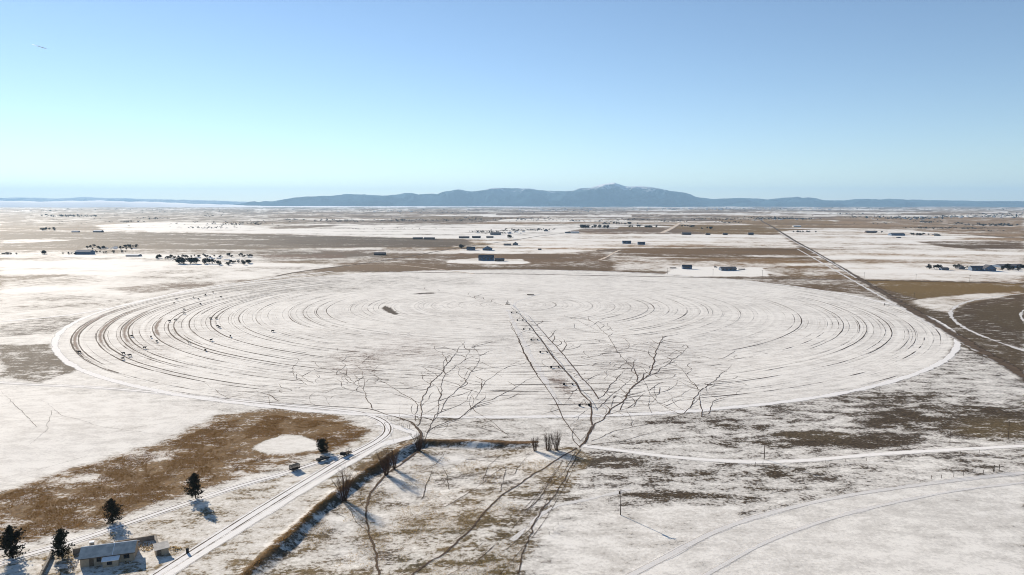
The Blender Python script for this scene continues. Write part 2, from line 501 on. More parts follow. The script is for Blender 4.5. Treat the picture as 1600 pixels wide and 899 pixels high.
    poly([(1185, 418), (1300, 414), (1342, 436), (1240, 434)], 0.78, (0.16, 0.115, 0.065))
    poly([(1038, 429), (1062, 417.5), (1190, 418.5), (1202, 432), (1110, 432)], -0.25, TAN, soft=3, warp=.1)
    poly([(700, 407), (745, 403), (815, 405), (830, 412), (800, 413), (700, 411)], -0.05, TAN, soft=4, warp=.4)
    poly([(715, 390), (780, 389), (800, 392), (780, 395), (720, 394)], -0.1, TAN, soft=6, warp=.4)
    # the snowfield on the left and its edges
    poly([(0, 401), (300, 409), (420, 411), (540, 414), (430, 431), (200, 468), (0, 497)], 0.06, GREY, warp=.4)
    poly([(180, 450), (260, 443), (420, 436), (460, 427), (430, 431), (300, 451), (200, 461)], 0.46, (0.12, 0.09, 0.075))
    poly([(0, 433), (110, 428), (100, 431), (0, 442)], 0.36, GREY, warp=.4)
    blob(110, 463, 70, 8, 0.30, GREY)
    poly([(0, 480), (200, 466), (200, 470), (0, 492)], 0.3, GREY)
    # land around the round field
    poly([(0, 498), (110, 497), (420, 434), (430, 640), (330, 640), (0, 604)], 0.12, GREY, warp=.3)
    poly([(0, 508), (70, 497), (125, 494), (110, 508), (80, 522), (0, 528)], 0.56, (0.10, 0.085, 0.075))
    poly([(0, 541), (80, 538), (100, 552), (125, 576), (100, 584), (60, 598), (0, 592)], 0.70, (0.095, 0.070, 0.048))
    poly([(1200, 433), (1340, 437), (1396, 470), (1300, 455), (1190, 443)], 0.75, (0.13, 0.095, 0.06))
    # beyond the county road on the right
    poly([(1345, 437), (1600, 443), (1600, 700), (1480, 560), (1400, 470)], 0.85, (0.11, 0.08, 0.048), warp=.3)
    poly([(1350, 438), (1600, 443.5), (1600, 458), (1500, 464), (1440, 468), (1395, 455)], 1.0, OLIVE, warp=.4)
    poly([(1420, 472), (1460, 465), (1520, 460), (1600, 455), (1600, 462), (1530, 469), (1500, 480), (1480, 488), (1450, 482)], 0.30, TAN, warp=.6)
    poly([(1600, 460), (1540, 468), (1505, 478), (1491, 489), (1500, 503), (1530, 520), (1600, 545)], 0.86, (0.095, 0.068, 0.042), soft=3, warp=.3)
    poly([(1600, 470), (1560, 474), (1530, 483), (1530, 500), (1600, 520)], 0.98, (0.105, 0.078, 0.045), warp=.6)
    # the land right of and below the round field
    poly([(980, 655), (1200, 628), (1350, 607), (1440, 583), (1495, 552), (1502, 540), (1600, 590), (1600, 745), (1300, 775), (1180, 805), (960, 800), (900, 720), (940, 690)], 0.34, (0.095, 0.075, 0.058), warp=.5)
    for b in ((1480, 655, 150, 24, .82, DARK), (1560, 670, 70, 14, .9, (0.13, 0.095, 0.05)), (1330, 688, 110, 12, .85, DARK), (1270, 680, 60, 7, .75, (0.10, 0.075, 0.045)),
              (1085, 660, 90, 9, .55, (0.08, 0.06, 0.045)), (1150, 668, 60, 6, .55, DARK), (1070, 690, 70, 7, .52, DARK), (1180, 695, 60, 7, .6, DARK), (960, 722, 65, 8, .62, (0.09, 0.07, 0.05)),
              (1060, 775, 95, 8, .78, DARK), (1130, 783, 70, 7, .62, DARK), (1100, 740, 160, 10, .46, DARK), (1210, 740, 40, 8, .6, DARK), (1300, 735, 80, 6, .45, DARK), (1180, 765, 60, 10, .45, DARK),
              (1250, 645, 60, 5, .5, GREY), (1470, 712, 130, 4, .55, GREY), (960, 760, 60, 8, .4, GREY), (1400, 622, 90, 10, .55, DARK), (1560, 610, 60, 10, .3, GREY), (1340, 645, 20, 4, .65, DARK)):
        blob(*b)
    poly([(990, 899), (1160, 815), (1320, 775), (1600, 742), (1600, 899), (1700, 990), (900, 990)], 0.10, (0.14, 0.12, 0.10), warp=.4)
    poly([(960, 800), (1160, 790), (1160, 815), (990, 899), (850, 899), (880, 830)], 0.16, (0.15, 0.12, 0.09))
    # the yard side: snowfield, golden grass, lanes
    poly([(0, 606), (330, 638), (345, 645), (250, 690), (130, 735), (0, 767), (-200, 800), (-200, 600)], 0.05, (0.16, 0.13, 0.11), warp=.3)
    poly([(-150, 880), (0, 768), (90, 738), (250, 690), (340, 648), (430, 637), (530, 650), (584, 674), (540, 695), (500, 708), (400, 738), (270, 780), (130, 828), (0, 858), (-100, 900)], 0.68, GOLD, soft=4, warp=1.0)
    poly([(0, 800), (120, 755), (300, 700), (430, 650), (530, 655), (575, 674), (500, 695), (390, 700), (330, 745), (200, 800), (0, 845)], 0.84, GOLD, soft=9, warp=1.0, amt=.8)
    for b in ((130, 750, 60, 10, .35, GOLD), (230, 712, 50, 8, .40, GOLD), (90, 775, 40, 7, .45, GOLD), (340, 668, 40, 6, .55, GOLD)): blob(*b)
    poly([(394, 703), (412, 689), (440, 680), (470, 681), (496, 690), (492, 703), (462, 709), (420, 711)], 0.02, (0.2, 0.16, 0.1), soft=1.6, warp=.8)
    poly([(-120, 930), (0, 866), (150, 832), (300, 784), (420, 742), (510, 708), (592, 672), (600, 690), (480, 760), (250, 899), (200, 960), (0, 960)], 0.36, (0.22, 0.16, 0.085), warp=.5)
    poly([(250, 899), (480, 760), (600, 700), (650, 682), (650, 692), (545, 752), (440, 843), (380, 899), (330, 960), (200, 960)], 0.34, (0.22, 0.16, 0.085), warp=.5)
    for b in ((330, 805, 70, 9, .42, STRAW), (420, 765, 50, 8, .45, STRAW), (560, 715, 40, 5, .5, STRAW), (350, 830, 50, 8, .3, STRAW), (545, 722, 35, 5, .5, STRAW)): blob(*b)
    # dry pond below the bank
    poly([(380, 899), (440, 846), (545, 756), (645, 696), (662, 692), (905, 700), (925, 715), (880, 780), (850, 840), (800, 899), (780, 990), (300, 990)], 0.50, (0.18, 0.13, 0.068), warp=.4)
    for b in ((640, 760, 55, 30, .10, GREY), (700, 720, 60, 12, .16, GREY), (850, 715, 40, 12, .14, GREY), (690, 833, 90, 10, .60, (0.12, 0.09, 0.045)), (780, 830, 50, 25, .62, (0.12, 0.09, 0.045)), (760, 880, 60, 18, .5, (0.13, 0.10, 0.05)),
              (845, 775, 40, 22, .58, (0.10, 0.075, 0.04)), (440, 880, 45, 12, .52, (0.13, 0.10, 0.05)), (570, 870, 60, 20, .30, GREY), (760, 750, 70, 14, .50, GREY), (800, 790, 50, 8, .2, GREY), (520, 820, 40, 18, .22, GREY), (880, 830, 30, 40, .18, GREY), (640, 880, 30, 14, .55, (0.11, 0.09, 0.05))): blob(*b)
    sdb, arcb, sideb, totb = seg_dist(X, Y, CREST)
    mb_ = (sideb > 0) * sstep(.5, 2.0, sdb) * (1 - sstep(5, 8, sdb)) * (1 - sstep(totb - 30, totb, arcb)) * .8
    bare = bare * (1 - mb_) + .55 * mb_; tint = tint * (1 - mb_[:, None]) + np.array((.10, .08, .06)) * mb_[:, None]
    line([(330, 960), (385, 894), (440, 844), (500, 788), (545, 753), (600, 717), (640, 694)], 0.5, 0.92, (0.17, 0.098, 0.038), soft=1.9, amt=.95)
    line([(560, 735), (600, 706), (640, 690), (655, 680)], 0.8, 0.8, (0.13, 0.08, 0.035), soft=2.5, amt=.8)
    line([(668, 687), (720, 688), (780, 690), (835, 691)], 0.7, 0.95, (0.17, 0.095, 0.042), soft=1.8)
    # drifts and grazed patches of the far plain
    far = sstep(600, 1300, D) 
    bare = bare + far * (0.06 + (fbm(gx / 260, gy / 90, 61, 4, .6) - .5) * 1.5 + (fbm(X / 35, Y / 35, 62, 3, .6) - .5) * 0.8 + (fbm(gx / 1100, gy / 60, 64, 3, .6) - .5) * 1.0)
    tint = tint * (1 + far[:, None] * np.array((.30, .12, -.10))) * (1 + far[:, None] * (fbm(gx / 500, gy / 160, 63, 4, .6)[:, None] - .5) * 0.9)
    # the round field itself
    rd = np.hypot(X - PIV[0], Y - PIV[1])
    infield = 1 - sstep(RIMR - 4, RIMR + 1, rd)
    fb = 0.07 + (fbm(X / 60, Y / 60, 71, 3) - .5) * 0.18
    bare = bare * (1 - infield) + fb * infield
    tint = tint * (1 - infield[:, None]) + np.array((0.13, 0.105, 0.09)) * infield[:, None]
    for b in ((560, 565, 45, 22, .36, (0.16, 0.10, 0.075)), (640, 545, 60, 18, .22, (0.16, 0.10, 0.08)), (1000, 555, 60, 25, .20, (0.15, 0.11, 0.10)), (460, 450, 120, 10, .26, GREY), (600, 440, 160, 8, .24, GREY), (230, 540, 70, 30, .20, (0.16, 0.11, 0.085))): blob(*b, amt=.8)
    poly([(597, 481), (604, 478.5), (612, 481), (617, 486), (624, 491), (617, 492), (606, 488)], 1.1, (0.085, 0.065, 0.048), soft=2.5, warp=.35)
    poly([(642, 459.5), (660, 457.5), (679, 457), (678, 459), (655, 460.5)], 1.0, (0.10, 0.08, 0.07), soft=3, warp=.2)
    poly([(870, 565), (905, 615), (915, 635), (895, 640), (862, 590)], 0.34, (0.17, 0.12, 0.10), soft=4)
    poly([(835, 525), (860, 550), (845, 552), (826, 528)], 0.30, (0.16, 0.13, 0.11), soft=4)
    rows = infield * (0.46 + 0.20 * sstep(500, 380, D)) * (0.4 + 0.9 * fbm(X / 45, Y / 45, 77, 2))
    # ---- mesh
    n = nr * na
    i = np.arange(nr - 1)[:, None] * na; j = np.arange(na)[None, :]; j2 = (j + 1) % na
    quads = np.stack([i + j, i + na + j, i + na + j2, i + j2], -1).reshape(-1, 4)
    tris = np.stack([np.full(na, n), np.arange(na), (np.arange(na) + 1) % na], 1)
    me = bpy.data.meshes.new('ground')
    me.vertices.add(n + 1)
    me.vertices.foreach_set('co', np.stack([X, Y, Z], 1).astype(np.float32).ravel())
    nl = quads.size + tris.size
    me.loops.add(nl); me.polygons.add(len(quads) + len(tris))
    me.loops.foreach_set('vertex_index', np.concatenate([quads.ravel(), tris.ravel()]).astype(np.int32))
    me.polygons.foreach_set('loop_start', np.concatenate([np.arange(len(quads)) * 4, quads.size + np.arange(len(tris)) * 3]).astype(np.int32))
    me.polygons.foreach_set('use_smooth', np.ones(len(quads) + len(tris), bool))
    me.update(calc_edges=True)
    for nm, arr in (('bare', bare), ('rows', rows)):
        me.attributes.new(nm, 'FLOAT', 'POINT').data.foreach_set('value', arr.astype(np.float32))
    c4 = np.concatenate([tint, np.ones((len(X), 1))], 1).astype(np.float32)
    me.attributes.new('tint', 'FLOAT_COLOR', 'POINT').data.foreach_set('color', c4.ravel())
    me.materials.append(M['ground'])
    if me.polygons[0].normal.z < 0: me.flip_normals()
    o = put('ground', me); tag(o, kind='structure')
    return o

ground()

# ------------------------------------------------------------------ roads, tracks, paths: strips laid on the ground
def smooth_line(P, step):
    """Catmull-Rom through the points, resampled"""
    P = [np.array(p, float) for p in P]
    Q = [2 * P[0] - P[1]] + P + [2 * P[-1] - P[-2]]
    out = []
    for i in range(1, len(Q) - 2):
        a, b, c, d = Q[i - 1:i + 3]
        n = max(1, int(np.hypot(*(c - b)) / step))
        for k in range(n):
            t = k / n
            out.append(0.5 * ((2 * b) + (c - a) * t + (2 * a - 5 * b + 4 * c - d) * t * t + (3 * b - a - 3 * c + d) * t ** 3))
    out.append(P[-1])
    return np.array(out)

def strip(name, P, width, mat, lift=0.05, wear=None, lanes=2):
    P = np.array(P)
    T = np.gradient(P, axis=0); T /= (np.hypot(T[:, 0], T[:, 1]) + 1e-9)[:, None]
    Nn = np.stack([T[:, 1], -T[:, 0]], 1)
    w = np.broadcast_to(np.asarray(width, float), (len(P),))
    k = lanes + 1
    off = np.linspace(-1, 1, k)
    V = P[:, None, :] + Nn[:, None, :] * (off[None, :, None] * w[:, None, None] / 2)
    z = hgt(V[..., 0], V[..., 1])
    z = np.maximum(z, z.mean(1, keepdims=True) - 0.05) + lift
    co = np.concatenate([V, z[..., None]], -1).reshape(-1, 3)
    n = len(P)
    f = [(i * k + j, i * k + j + 1, (i + 1) * k + j + 1, (i + 1) * k + j) for i in range(n - 1) for j in range(k - 1)]
    me = bpy.data.meshes.new(name); me.from_pydata(co.tolist(), [], f)
    me.attributes.new('across', 'FLOAT', 'POINT').data.foreach_set('value', np.tile(off, n).astype(np.float32))
    wr = np.ones(n) if wear is None else np.broadcast_to(np.asarray(wear, float), (n,))
    me.attributes.new('wear', 'FLOAT', 'POINT').data.foreach_set('value', np.repeat(wr, k).astype(np.float32))
    me.materials.append(mat)
    if len(me.polygons) and me.polygons[0].normal.z < 0: me.flip_normals()
    return tag(put(name, me), kind='structure')

def jagged(P, step):
    out = []
    for a, b in zip(P[:-1], P[1:]):
        n = max(1, int(np.hypot(*(b - a)) / step))
        out += [a + (b - a) * k / n for k in range(n)]
    out = np.array(out + [P[-1]])
    k = np.ones(5) / 5
    for c in (0, 1):
        e = np.pad(out[:, c], 2, mode='edge'); out[:, c] = np.convolve(e, k, 'valid')
    return out

def px_line(px, step=3.0):
    return smooth_line([G(*p) for p in px], step)

# county roads
def along(p, q, ext0=0.0, ext1=0.0, step=25.0):
    a, b = G(*p), G(*q); d = (b - a) / np.hypot(*(b - a))
    a = a - d * ext0; b = b + d * ext1
    n = int(np.hypot(*(b - a)) / step) + 2
    return np.linspace(a, b, n)

strip('county_road', along((560, 424), (1600, 443), 0, 900), 9, M['dirt_road'], 0.12)
strip('county_road', along((1345, 437), (1620, 600), 4500, 400), 13, M['dirt_road'], 0.16, lanes=4)
strip('road_verge', along((1330, 437), (1600, 590.5), 700, 300), 5, M['soft_rim'], 0.10)
strip('road_verge', px_line([(1338, 435), (1290, 405), (1218, 364)], 20), 5, M['soft_rim'], 0.25)
strip('county_road', px_line([(860, 358), (900, 363), (845, 369), (800, 376), (740, 384), (690, 392), (620, 404), (560, 413), (480, 423), (430, 432)][1:], 20), 9, M['dirt_road'], 0.3, wear=.95)
strip('farm_lane', px_line([(740, 428), (650, 417), (600, 413.5), (520, 414)], 12), 8, M['tan_road'], 0.2, wear=.8)
strip('gravel_road', px_line([(1034, 365), (1050, 357), (1064, 349), (1072, 345)], 30), 26, M['tan_road'], 0.6)
strip('gravel_road', px_line([(936, 407), (948, 402), (962, 394), (970, 391)], 15), 9, M['tan_road'], 0.4)
# lane past the yard and up to the house
MAIN = [(-60, 592), (0, 598), (120, 604), (250, 614), (400, 629), (500, 638), (560, 645), (596, 657), (606, 672), (590, 689), (540, 716), (480, 752), (400, 801), (320, 852), (250, 897), (200, 930)]
strip('lane', px_line(MAIN), 6.6, M['lane'], 0.06, lanes=6)
strip('lane_edge', px_line([(600, 693), (550, 722), (490, 757), (410, 806), (330, 856), (262, 899), (215, 930)]), 4.6, M['pale_track'], 0.07, lanes=4)
strip('lane', px_line([(590, 662), (620, 668), (650, 679), (640, 684), (600, 694), (560, 710)]), 6.0, M['rim'], 0.05, lanes=4)
strip('lane', px_line([(545, 709), (500, 722), (440, 741), (380, 758), (300, 784), (200, 818), (110, 848), (40, 868), (-30, 890)]), 5.4, M['lane'], 0.06, lanes=6)
strip('field_lane', px_line([(-60, 508), (0, 503), (110, 492), (200, 476), (300, 453), (420, 436), (520, 424)], 8), 7, M['rim'], 0.12, lanes=4)
strip('field_lane', px_line([(912, 697), (960, 703), (1030, 712), (1110, 719), (1200, 722), (1280, 718), (1360, 711), (1470, 704), (1620, 696)]), 5.2, M['pale_track'], 0.06, lanes=6)
strip('field_lane', px_line([(965, 910), (1040, 871), (1120, 830), (1200, 803), (1300, 779), (1400, 763), (1500, 750), (1620, 737)]), 3.6, M['track'], 0.06, lanes=6)
strip('field_lane', px_line([(1100, 900), (1200, 846), (1300, 810), (1400, 785), (1500, 766), (1620, 752)]), 2.6, M['track'], 0.06, lanes=4)
strip('field_lane', px_line([(800, 845), (860, 795), (920, 780), (985, 765)]), 3.0, M['soft_rim'], 0.05)
# rim of the round field, and of its neighbour
def circle(c, r, a0, a1, step=4.0):
    n = max(8, int(abs(a1 - a0) * r / step))
    a = np.linspace(a0, a1, n)
    return np.stack([c[0] + np.cos(a) * r, c[1] + np.sin(a) * r], 1), a
P, a = circle(PIV, RIMR + 1.5, 0, 2 * math.pi)
strip('field_rim', P, 6.0, M['rim'], 0.08)
_q = np.array([G(*p) for p in ((1600, 460), (1540, 468), (1505, 478), (1491, 489), (1500, 503), (1530, 520), (1600, 545))])
_s = np.linalg.lstsq(np.c_[_q, np.ones(len(_q))], -(_q ** 2).sum(1), rcond=None)[0]
NB = -_s[:2] / 2; NR = math.sqrt((NB ** 2).sum() - _s[2])
for rr_, w_ in ((NR + 4, 5), (NR * .86, 3)):
    P, a = circle(NB, rr_, R(40), R(320))
    strip('field_rim', P, w_, M['soft_rim'], 0.08)
# pivot path: pale wheel lane beside the sprinkler line
strip('pivot_lane', px_line([(793, 484), (800, 500), (815, 528), (832, 562), (850, 592), (872, 632)]), 4.5, M['soft_rim'], 0.06)
strip('pivot_lane', px_line([(845, 459), (812, 470), (803, 478), (815, 487), (830, 500), (860, 535), (890, 570), (920, 606), (948, 640)]), 3.5, M['soft_rim'], 0.06)

# ruts of the sprinkler wheels and of the drill: arcs round the pivot
def ruts(px, strength, a0, a1, width=1.0, mat='rut', lift=0.09, seed=1, p_=1.0):
    q = G(*px); r = math.hypot(*(q - PIV))
    P, a = circle(PIV, r, R(a0), R(a1), 3.0)
    t = (a - a[0]) / (a[-1] - a[0])
    env = sstep(0, .15, t) * (1 - sstep(.8, 1, t))
    nz = fbm(a * r / 28, a * 0 + seed, seed, 3)
    wear = strength * env + (nz - .5) * 1.2 * p_
    rng = np.random.default_rng(seed)
    P = P + np.stack([np.cos(a), np.sin(a)], 1) * ((fbm(a * r / 22, a * 0, seed + 3, 2) - .5) * 0.7)[:, None]
    return strip('field_rut', P, width, M[mat], lift, wear)

LEFT = [(111.5, 530, 1.35, 122, 243), (122.5, 528, 1.35, 122, 240), (150.5, 525, 1.3, 120, 262), (162.5, 522, 1.3, 122, 262), (188, 519, 1.2, 122, 252), (200.5, 517, 1.2, 120, 255), (239, 511, 1.1, 110, 262),
        (263, 508, 1.3, 118, 262), (272, 507, 1.3, 118, 265), (296, 504, 1.25, 128, 258), (306, 503, 1.1, 130, 200), (329, 500, 1.2, 130, 262), (338, 499, 1.2, 135, 215), (362, 495, .9, 130, 260), (374, 494, .9, 130, 250), (400, 491, .8, 140, 265), (452, 496, 1.1, 150, 235), (474, 491, 1.1, 160, 225), (495, 489, .9, 160, 255), (510, 487, .75, 150, 235), (548, 486, .7, 150, 230), (575, 485, .8, 150, 220)]
for k, (x, y, s, a0, a1) in enumerate(LEFT):
    ruts((x, y), s, a0, a1, 1.35 if k < 13 else 1.1, seed=100 + k)
for k, ((x0, y0), (x1, y1), a0, a1, s) in enumerate((((111.5, 530), (122.5, 528), 172, 240, 1.1), ((150.5, 525), (162.5, 522), 172, 232, 1.15), ((188, 519), (200.5, 517), 180, 228, 1.05), ((239, 511), (250, 509), 190, 222, 1.1))):
    q0, q1 = G(x0, y0), G(x1, y1)
    r0 = math.hypot(*(q0 - PIV)); r1 = math.hypot(*(q1 - PIV))
    P, a = circle(PIV, (r0 + r1) / 2, R(a0), R(a1)); t = np.linspace(0, 1, len(a))
    strip('bare_stubble', P, abs(r0 - r1) * .9, M['stubble'], 0.07, s * sstep(0, .3, t) * (1 - sstep(.6, 1, t)))
RIGHT = [(1012, 484, 1.1, -42, 25), (1022, 484, 1.1, -45, 22), (1045, 486, .9, -40, 20), (1073, 488, .9, -55, 25), (1106, 491, 1.0, -60, 28), (1126, 496, .8, -50, 20), (1155, 498, .75, -60, 25), (1252, 504, 1.1, -52, 12), (1240, 506, .8, -45, 20), (1318, 512, 1.1, -42, 6), (1310, 513, .7, -40, 8), (1354, 517, 1.1, -45, 12), (1343, 517, .8, -42, 8), (1393, 522, 1.1, -40, 22), (1382, 523, .8, -38, 18), (1431, 527, .95, -36, 26), (1420, 527, .7, -36, 18), (1470, 531, 1.0, -30, 32), (1459, 531, .6, -28, 22), (1481, 533, .6, -24, 25), (985, 483, .7, -50, 25), (960, 482, .7, -60, 30), (940, 482, .7, -50, 30), (925, 481, .6, -50, 30), (905, 481, .6, -50, 30), (865, 480, 1.0, -110, 50)]
for k, (x, y, s, a0, a1) in enumerate(RIGHT):
    ruts((x, y), s, a0 - 12, a1 + 12, 1.1, seed=300 + k)
# fine drill rows, every few metres
rr_ = 22.0
k = 0
while rr_ < RIMR - 6:
    a0 = random.uniform(0, 360)
    P, a = circle(PIV, rr_, R(a0), R(a0 + 360), 4.0)
    nz = fbm(np.cos(a) * rr_ / 60 + k, np.sin(a) * rr_ / 60, 40 + k, 4, .6)
    fr = np.cos(a - R(200)) * .10 + np.where(np.sin(a) > 0.3, -.12, 0)
    strip('drill_row', P, random.uniform(.5, .9), M['rut'], 0.07, .60 + (nz - .5) * 1.5 + fr - .10 * (np.sin(a) < -.5))
    rr_ += random.uniform(3.2, 7.5); k += 1
# broken rows of bare stubble all over the near half
for k in range(46):
    r = 70 + 325 * math.sqrt(random.random()); c = random.choice((-1, 1))
    a0 = random.uniform(195, 300); ln = random.uniform(8, 40)
    P, a = circle(PIV, r, R(a0), R(a0 + ln), 3.0)
    t = np.linspace(0, 1, len(a)); nz = fbm(a * r / 16, a * 0 + k, k, 3)
    strip('field_rut', P, 1.2, M['rut'], 0.08, 0.75 * sstep(0, .2, t) * (1 - sstep(.8, 1, t)) + (nz - .5) * 2.0)
for k in range(26):
    r = 150 + 245 * math.sqrt(random.random())
    a0 = random.uniform(20, 160); ln = random.uniform(15, 50)
    P, a = circle(PIV, r, R(a0), R(a0 + ln), 5.0)
    t = np.linspace(0, 1, len(a)); nz = fbm(a * r / 16, a * 0 + k, k + 900, 3)
    strip('field_rut', P, 1.6, M['rut'], 0.10, 0.7 * sstep(0, .2, t) * (1 - sstep(.8, 1, t)) + (nz - .5) * 1.6)

# paths trodden by cattle: (points, width in metres, wear)
TR = [
 ([(330, 622), (400, 627), (480, 633), (560, 638), (579, 639), (605, 648), (626, 653), (645, 662), (657, 674), (659, 690), (657, 700), (645, 711), (620, 730), (597, 748), (582, 766), (574, 790), (573, 803), (576, 829), (581, 853), (589, 867), (590, 905)], 1.5, 1.25),
 ([(626, 653), (645, 662), (657, 674), (658, 692), (650, 706), (628, 724)], 2.0, 1.4),
 ([(564, 606), (571, 617), (578, 632), (582, 639)], 1.1, 1.1), ([(555, 590), (560, 600), (564, 606)], .8, .8),
 ([(726, 534), (715, 547), (711, 555), (699, 568), (690, 584), (673, 598), (666, 613), (659, 628), (660, 643), (655, 660), (650, 668)], 1.0, 1.1),
 ([(690, 549), (697, 560), (699, 568)], .9, .9),
 ([(583, 590), (600, 597), (617, 609), (645, 623), (653, 636), (649, 659)], .9, 1.0),
 ([(740, 538), (726, 562), (711, 573), (695, 585), (690, 606), (685, 630), (681, 647), (673, 670), (662, 690)], .8, .95),
 ([(746, 545), (749, 564), (730, 590), (725, 600), (698, 626), (689, 642), (675, 660)], .8, .95),
 ([(837, 587), (821, 596), (800, 609), (768, 625), (745, 631), (721, 651), (673, 670), (665, 678)], 1.0, 1.05),
 ([(745, 632), (734, 642), (711, 657), (677, 672)], .8, .9), ([(795, 572), (759, 595), (749, 613), (742, 624), (749, 626)], .8, .85),
 ([(743, 642), (768, 659), (795, 681)], .8, .8), ([(662, 647), (711, 659), (759, 672), (783, 676)], .8, .8),
 ([(1037, 526), (1031, 538), (1022, 557), (1020, 576), (1012, 587), (988, 606), (973, 626), (954, 639), (942, 657), (925, 665), (919, 680), (914, 692), (905, 700)], 1.5, 1.3),
 ([(925, 664), (919, 680), (914, 694)], 2.0, 1.4),
 ([(969, 555), (986, 572), (993, 581), (997, 598)], 1.0, 1.15),
 ([(798, 480), (814, 493), (831, 513), (847, 533), (862, 556), (885, 582), (900, 598), (907, 614), (923, 629), (925, 645), (923, 656), (925, 665)], 1.5, 1.25),
 ([(825, 493), (842, 512), (874, 547), (898, 576), (909, 591), (927, 611), (936, 625)], 1.3, 1.15),
 ([(796, 502), (809, 527), (816, 545), (827, 565), (838, 585), (854, 607), (869, 629), (880, 655), (892, 672), (908, 690)], 1.0, 1.0),
 ([(803, 516), (816, 545), (829, 570), (838, 585)], 1.5, 1.1),
 ([(992, 585), (976, 602), (963, 613), (931, 640)], .8, .95), ([(980, 574), (971, 585), (954, 602), (944, 615), (933, 624)], .9, 1.0), ([(965, 615), (956, 623), (954, 636)], .8, .9),
 ([(1075, 543), (1062, 555), (1050, 564), (1024, 583), (1010, 590)], .8, .95), ([(1050, 560), (1037, 568), (1022, 574)], .8, .85),
 ([(1145, 570), (1126, 585), (1109, 600), (1094, 613), (1084, 623), (1080, 634), (1067, 647)], .9, 1.0),
 ([(1050, 564), (1069, 581), (1079, 595), (1096, 612)], .8, .9), ([(1094, 613), (1094, 630), (1095, 653)], .9, 1.05),
 ([(1158, 606), (1150, 617), (1126, 623), (1115, 626), (1109, 640), (1105, 648)], .8, .9), ([(1109, 600), (1092, 600), (1080, 606), (1063, 617), (1033, 631), (992, 636), (970, 641), (950, 650)], .8, .85),
 ([(1012, 610), (997, 625), (990, 636)], .8, .9), ([(1005, 592), (1011, 602), (1016, 617), (1029, 631), (1062, 648)], .8, .85), ([(1014, 617), (1014, 632), (1020, 646)], .7, .8),
 ([(978, 639), (986, 650), (988, 668)], .8, .85), ([(921, 690), (960, 673), (1013, 663), (1056, 650)], .9, .95), ([(913, 697), (980, 688), (1033, 673), (1066, 655)], .8, .85),
 ([(905, 700), (893, 706), (863, 723), (827, 746), (800, 764), (752, 803), (732, 829), (696, 863), (640, 902)], 1.4, 1.25),
 ([(905, 702), (895, 727), (886, 740), (866, 773), (846, 800), (830, 833), (806, 899)], 1.2, 1.0), ([(880, 716), (866, 745), (850, 770), (820, 800)], .9, .9), ([(898, 705), (880, 740), (856, 762), (835, 790)], .8, .85),
 ([(676, 733), (666, 756), (664, 780), (656, 783)], .9, .95), ([(686, 723), (699, 746), (704, 766)], .8, .9), ([(800, 700), (780, 712), (760, 730), (757, 752)], .8, .9), ([(835, 703), (800, 722), (770, 740), (735, 770), (690, 795)], .9, .85),
 ([(790, 722), (789, 745), (780, 772)], .8, .85), ([(830, 708), (812, 730), (800, 742)], .7, .8), ([(700, 700), (690, 716), (672, 732), (640, 742)], .8, .8),
 ([(597, 748), (590, 758), (583, 762)], .8, 1.0), ([(545, 790), (560, 820), (576, 835)], .8, .8), ([(620, 700), (600, 660), (640, 668)], .7, .7), ([(657, 673), (668, 676), (700, 684), (770, 690)], .8, .7),
 ([(730, 461), (760, 469), (790, 479)], 1.4, .8), ([(650, 450), (690, 456), (730, 463), (770, 474)], 1.2, .75), ([(400, 610), (430, 622), (437, 628)], .9, 1.0), ([(250, 607), (300, 616), (360, 624)], 1.0, .9), ([(460, 580), (478, 592), (490, 600)], .7, .8),
 ([(470, 560), (458, 575), (462, 590), (480, 603)], .7, .8), ([(520, 575), (545, 590), (560, 604)], .7, .85), ([(905, 494), (925, 502), (950, 525), (965, 552)], .9, .7), ([(860, 490), (900, 500), (935, 518)], .9, .6),
 ([(873, 640), (893, 616), (905, 606)], .7, .75), ([(890, 668), (905, 650), (918, 640)], .7, .8), ([(905, 690), (930, 668), (938, 650)], .7, .8),
 ([(0, 610), (30, 640), (60, 668)], .7, .65), ([(60, 620), (100, 650), (160, 668), (230, 676)], .7, .6), ([(0, 720), (40, 700), (75, 670), (80, 640)], .7, .6), ([(120, 690), (200, 670), (290, 655)], .7, .55), ([(0, 748), (60, 735), (140, 712)], .8, .65),
 ([(1000, 805), (1035, 828), (1060, 846)], .3, .5),
]
